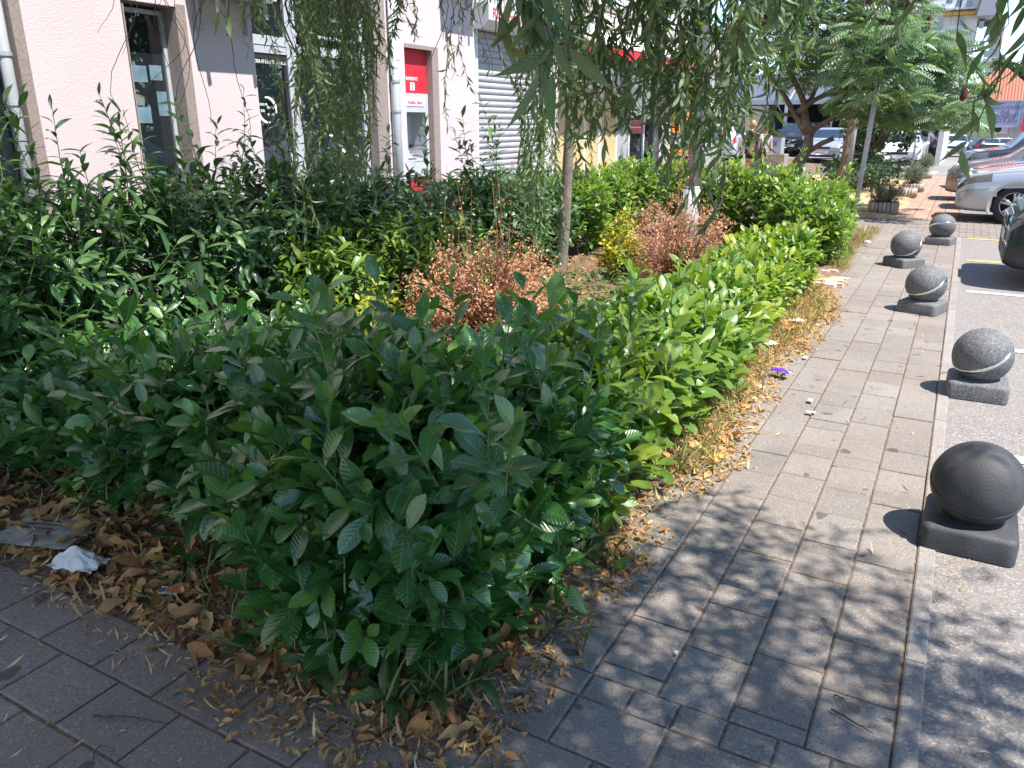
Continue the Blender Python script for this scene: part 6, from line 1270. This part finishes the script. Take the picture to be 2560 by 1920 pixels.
# twigs
def twig(pts, r_, label):
    m = NP(); P = np.array([(x, y, .012) for x, y in pts]); t = np.linspace(0, 1, 12); Q = np.stack([np.interp(t, np.linspace(0, 1, len(P)), P[:, k]) for k in range(3)], -1); Q[:, :2] += rng.normal(0, .003, (12, 2)); m.tube(Q, np.linspace(r_, r_ * .4, 12), 5); o = m.build('twig', M_twig); tag(o, label, 'twig', 'twigs on the paving')
def zg(x, y): p_ = at_d(x, y, 1); a = ray(x, y); t = -HCAM / a[2]; return (a[0] * t, a[1] * t)
Z1 = lambda x, y: zg(x * .434, 1200 + y * .434); Z8 = lambda x, y: zg(1400 + x * .5244, 1200 + y * .5244); Z9 = lambda x, y: zg(600 + x * .4069, 1300 + y * .4069)
twig([Z1(550, 1375), Z1(750, 1385), Z1(970, 1420)], .004, 'long brown twig on the shaded pavers at the lower left')
twig([Z1(535, 1640), Z1(560, 1560), Z1(660, 1550), Z1(640, 1640)], .002, 'thin looped twig at the bottom left of the paving')
twig([Z8(1290, 1110), Z8(1400, 1170), Z8(1500, 1235)], .004, 'brown twig with a yellow leaf beside it near the kerb')
twig([Z8(1310, 1040), Z8(1350, 1060), Z8(1375, 1105)], .003, 'bent short twig on a sunlit patch of paving')
twig([Z9(690, 1310), Z9(710, 1380), Z9(790, 1490)], .003, 'twig across the pavers at the bottom near the corner of the bed')
# pieces of rubbish
def sheetpiece(name, label, cat, c, w_, h_, rz, mat, amp, n_=12, z=.03, dome=0.0, sub=None):
    m = NP(); xs_ = np.linspace(-w_ / 2, w_ / 2, n_); ys_ = np.linspace(-h_ / 2, h_ / 2, n_); gx, gy = np.meshgrid(xs_, ys_, indexing='ij'); r_ = np.sqrt((gx / w_) ** 2 + (gy / h_) ** 2) * 2
    ph = rng.uniform(0, 6, 6); Z_ = amp * (np.abs(np.sin(gx / w_ * 7 + gy / h_ * 5 + ph[0])) + .6 * np.abs(np.sin(gx / w_ * 5 - gy / h_ * 9 + ph[1])) + .5 * rng.random(gx.shape)) + dome * np.clip(1 - r_ ** 1.5, 0, 1)
    if dome: gx = gx + rng.normal(0, w_ * .02, gx.shape); gy = gy + rng.normal(0, h_ * .02, gy.shape)
    V = np.stack([gx, gy, Z_], -1).reshape(-1, 3); i, j = np.meshgrid(np.arange(n_ - 1), np.arange(n_ - 1), indexing='ij'); Q = np.stack([i * n_ + j, (i + 1) * n_ + j, (i + 1) * n_ + j + 1, i * n_ + j + 1], -1).reshape(-1, 4); m.add(V, Q)
    V2 = V.copy(); V2[:, 2] -= .0012; m.add(V2, Q[:, ::-1]); o = m.build(name, mat, smooth=False); o.location = (c[0], c[1], z); o.rotation_euler = (0, 0, rz); tag(o, label, cat); return o
M_tissue = plain('white_tissue', (.62, .61, .58), .9, var=.05); M_news = plain('newsprint', (.34, .31, .26), .9, var=.25, scale=30); M_purple = plain('purple_wrapper', (.12, .03, .35), .3, var=.3, scale=40)
sheetpiece('tissue', 'crumpled white tissue lying on the leaf litter at the lower left', 'tissue', (-2.66, 1.44), .20, .11, R(15), M_tissue, .012, 14, .03, .065)
nw = sheetpiece('newspaper', 'old newspaper page half buried in leaves left of the tissue', 'newspaper', (-2.98, 1.52), .34, .24, R(20), M_news, .006, 9, .045)
for k in range(3): m = NP(); m.box(-.12, .02 + .02 * (k % 2), .06 - k * .03, .066 - k * .03, .014, .0145); m.build('print_line', M_dark, nw, smooth=False)
cd = sheetpiece('picture_card', 'small card with a red and orange print on the leaf litter', 'card', Z1(985, 700), .075, .045, R(25), M_white, .001, 4, .045)
m = NP(); m.box(-.010, .034, -.016, .018, .004, .0045); m.build('print', plain('orange_print', (.75, .16, .04), .5), cd, smooth=False); m = NP(); m.box(-.034, -.016, -.016, .010, .004, .0045); m.build('print', plain('slate_print', (.1, .14, .2), .5), cd, smooth=False)
sheetpiece('wrapper', 'shiny purple wrapper on the dry strip beside the walk', 'wrapper', zg(1950, 945), .13, .075, R(-15), M_purple, .010, 8, .04)
for k, (x, y, s_, lb) in enumerate([(2027, 1037, .05, 'white scrap of paper on the pavers by the second joint'), (1926, 877, .09, 'crumpled white paper at the foot of the sunlit hedge'), (1995, 818, .09, 'white paper scrap farther along the dry strip, near the yellowish hedge'), (2012, 899, .045, 'flat white scrap at the inner edge of the walk'), (2025, 1007, .05, 'triangular pale scrap near the purple wrapper'), (1690, 1640, .018, 'tiny white chip on the shaded pavers'), (2168, 615, .10, 'white scrap on the dry grass beyond the stone patch'), (420, 1340, .05, 'torn white shred below the tissue'), (1900, 985, .05, 'small white litter left of the purple wrapper')]):
    sheetpiece('paper_scrap', lb, 'paper', zg(x, y), s_, s_ * .6, rng.uniform(0, 3), M_tissue, s_ * .1, 6, .012 if k in (0, 3, 4, 5) else .045, s_ * .25 if k in (1, 2, 6) else 0).__setitem__('group', 'paper scraps')
sheetpiece('leaf', 'big orange dry leaf at the bottom of the bed corner', 'leaf', Z9(755, 1120), .07, .05, .4, plain('orange_leaf', (.55, .26, .05), .6, var=.3, scale=40), .004, 6, .03, .012)
sheetpiece('leaf', 'orange dry leaf on the pavers beside the sunlit hedge', 'leaf', zg(1500 + 810 * .3616, 700 + 1250 * .3616), .085, .055, .9, MATS['orange_leaf'], .003, 6, .02, .01)
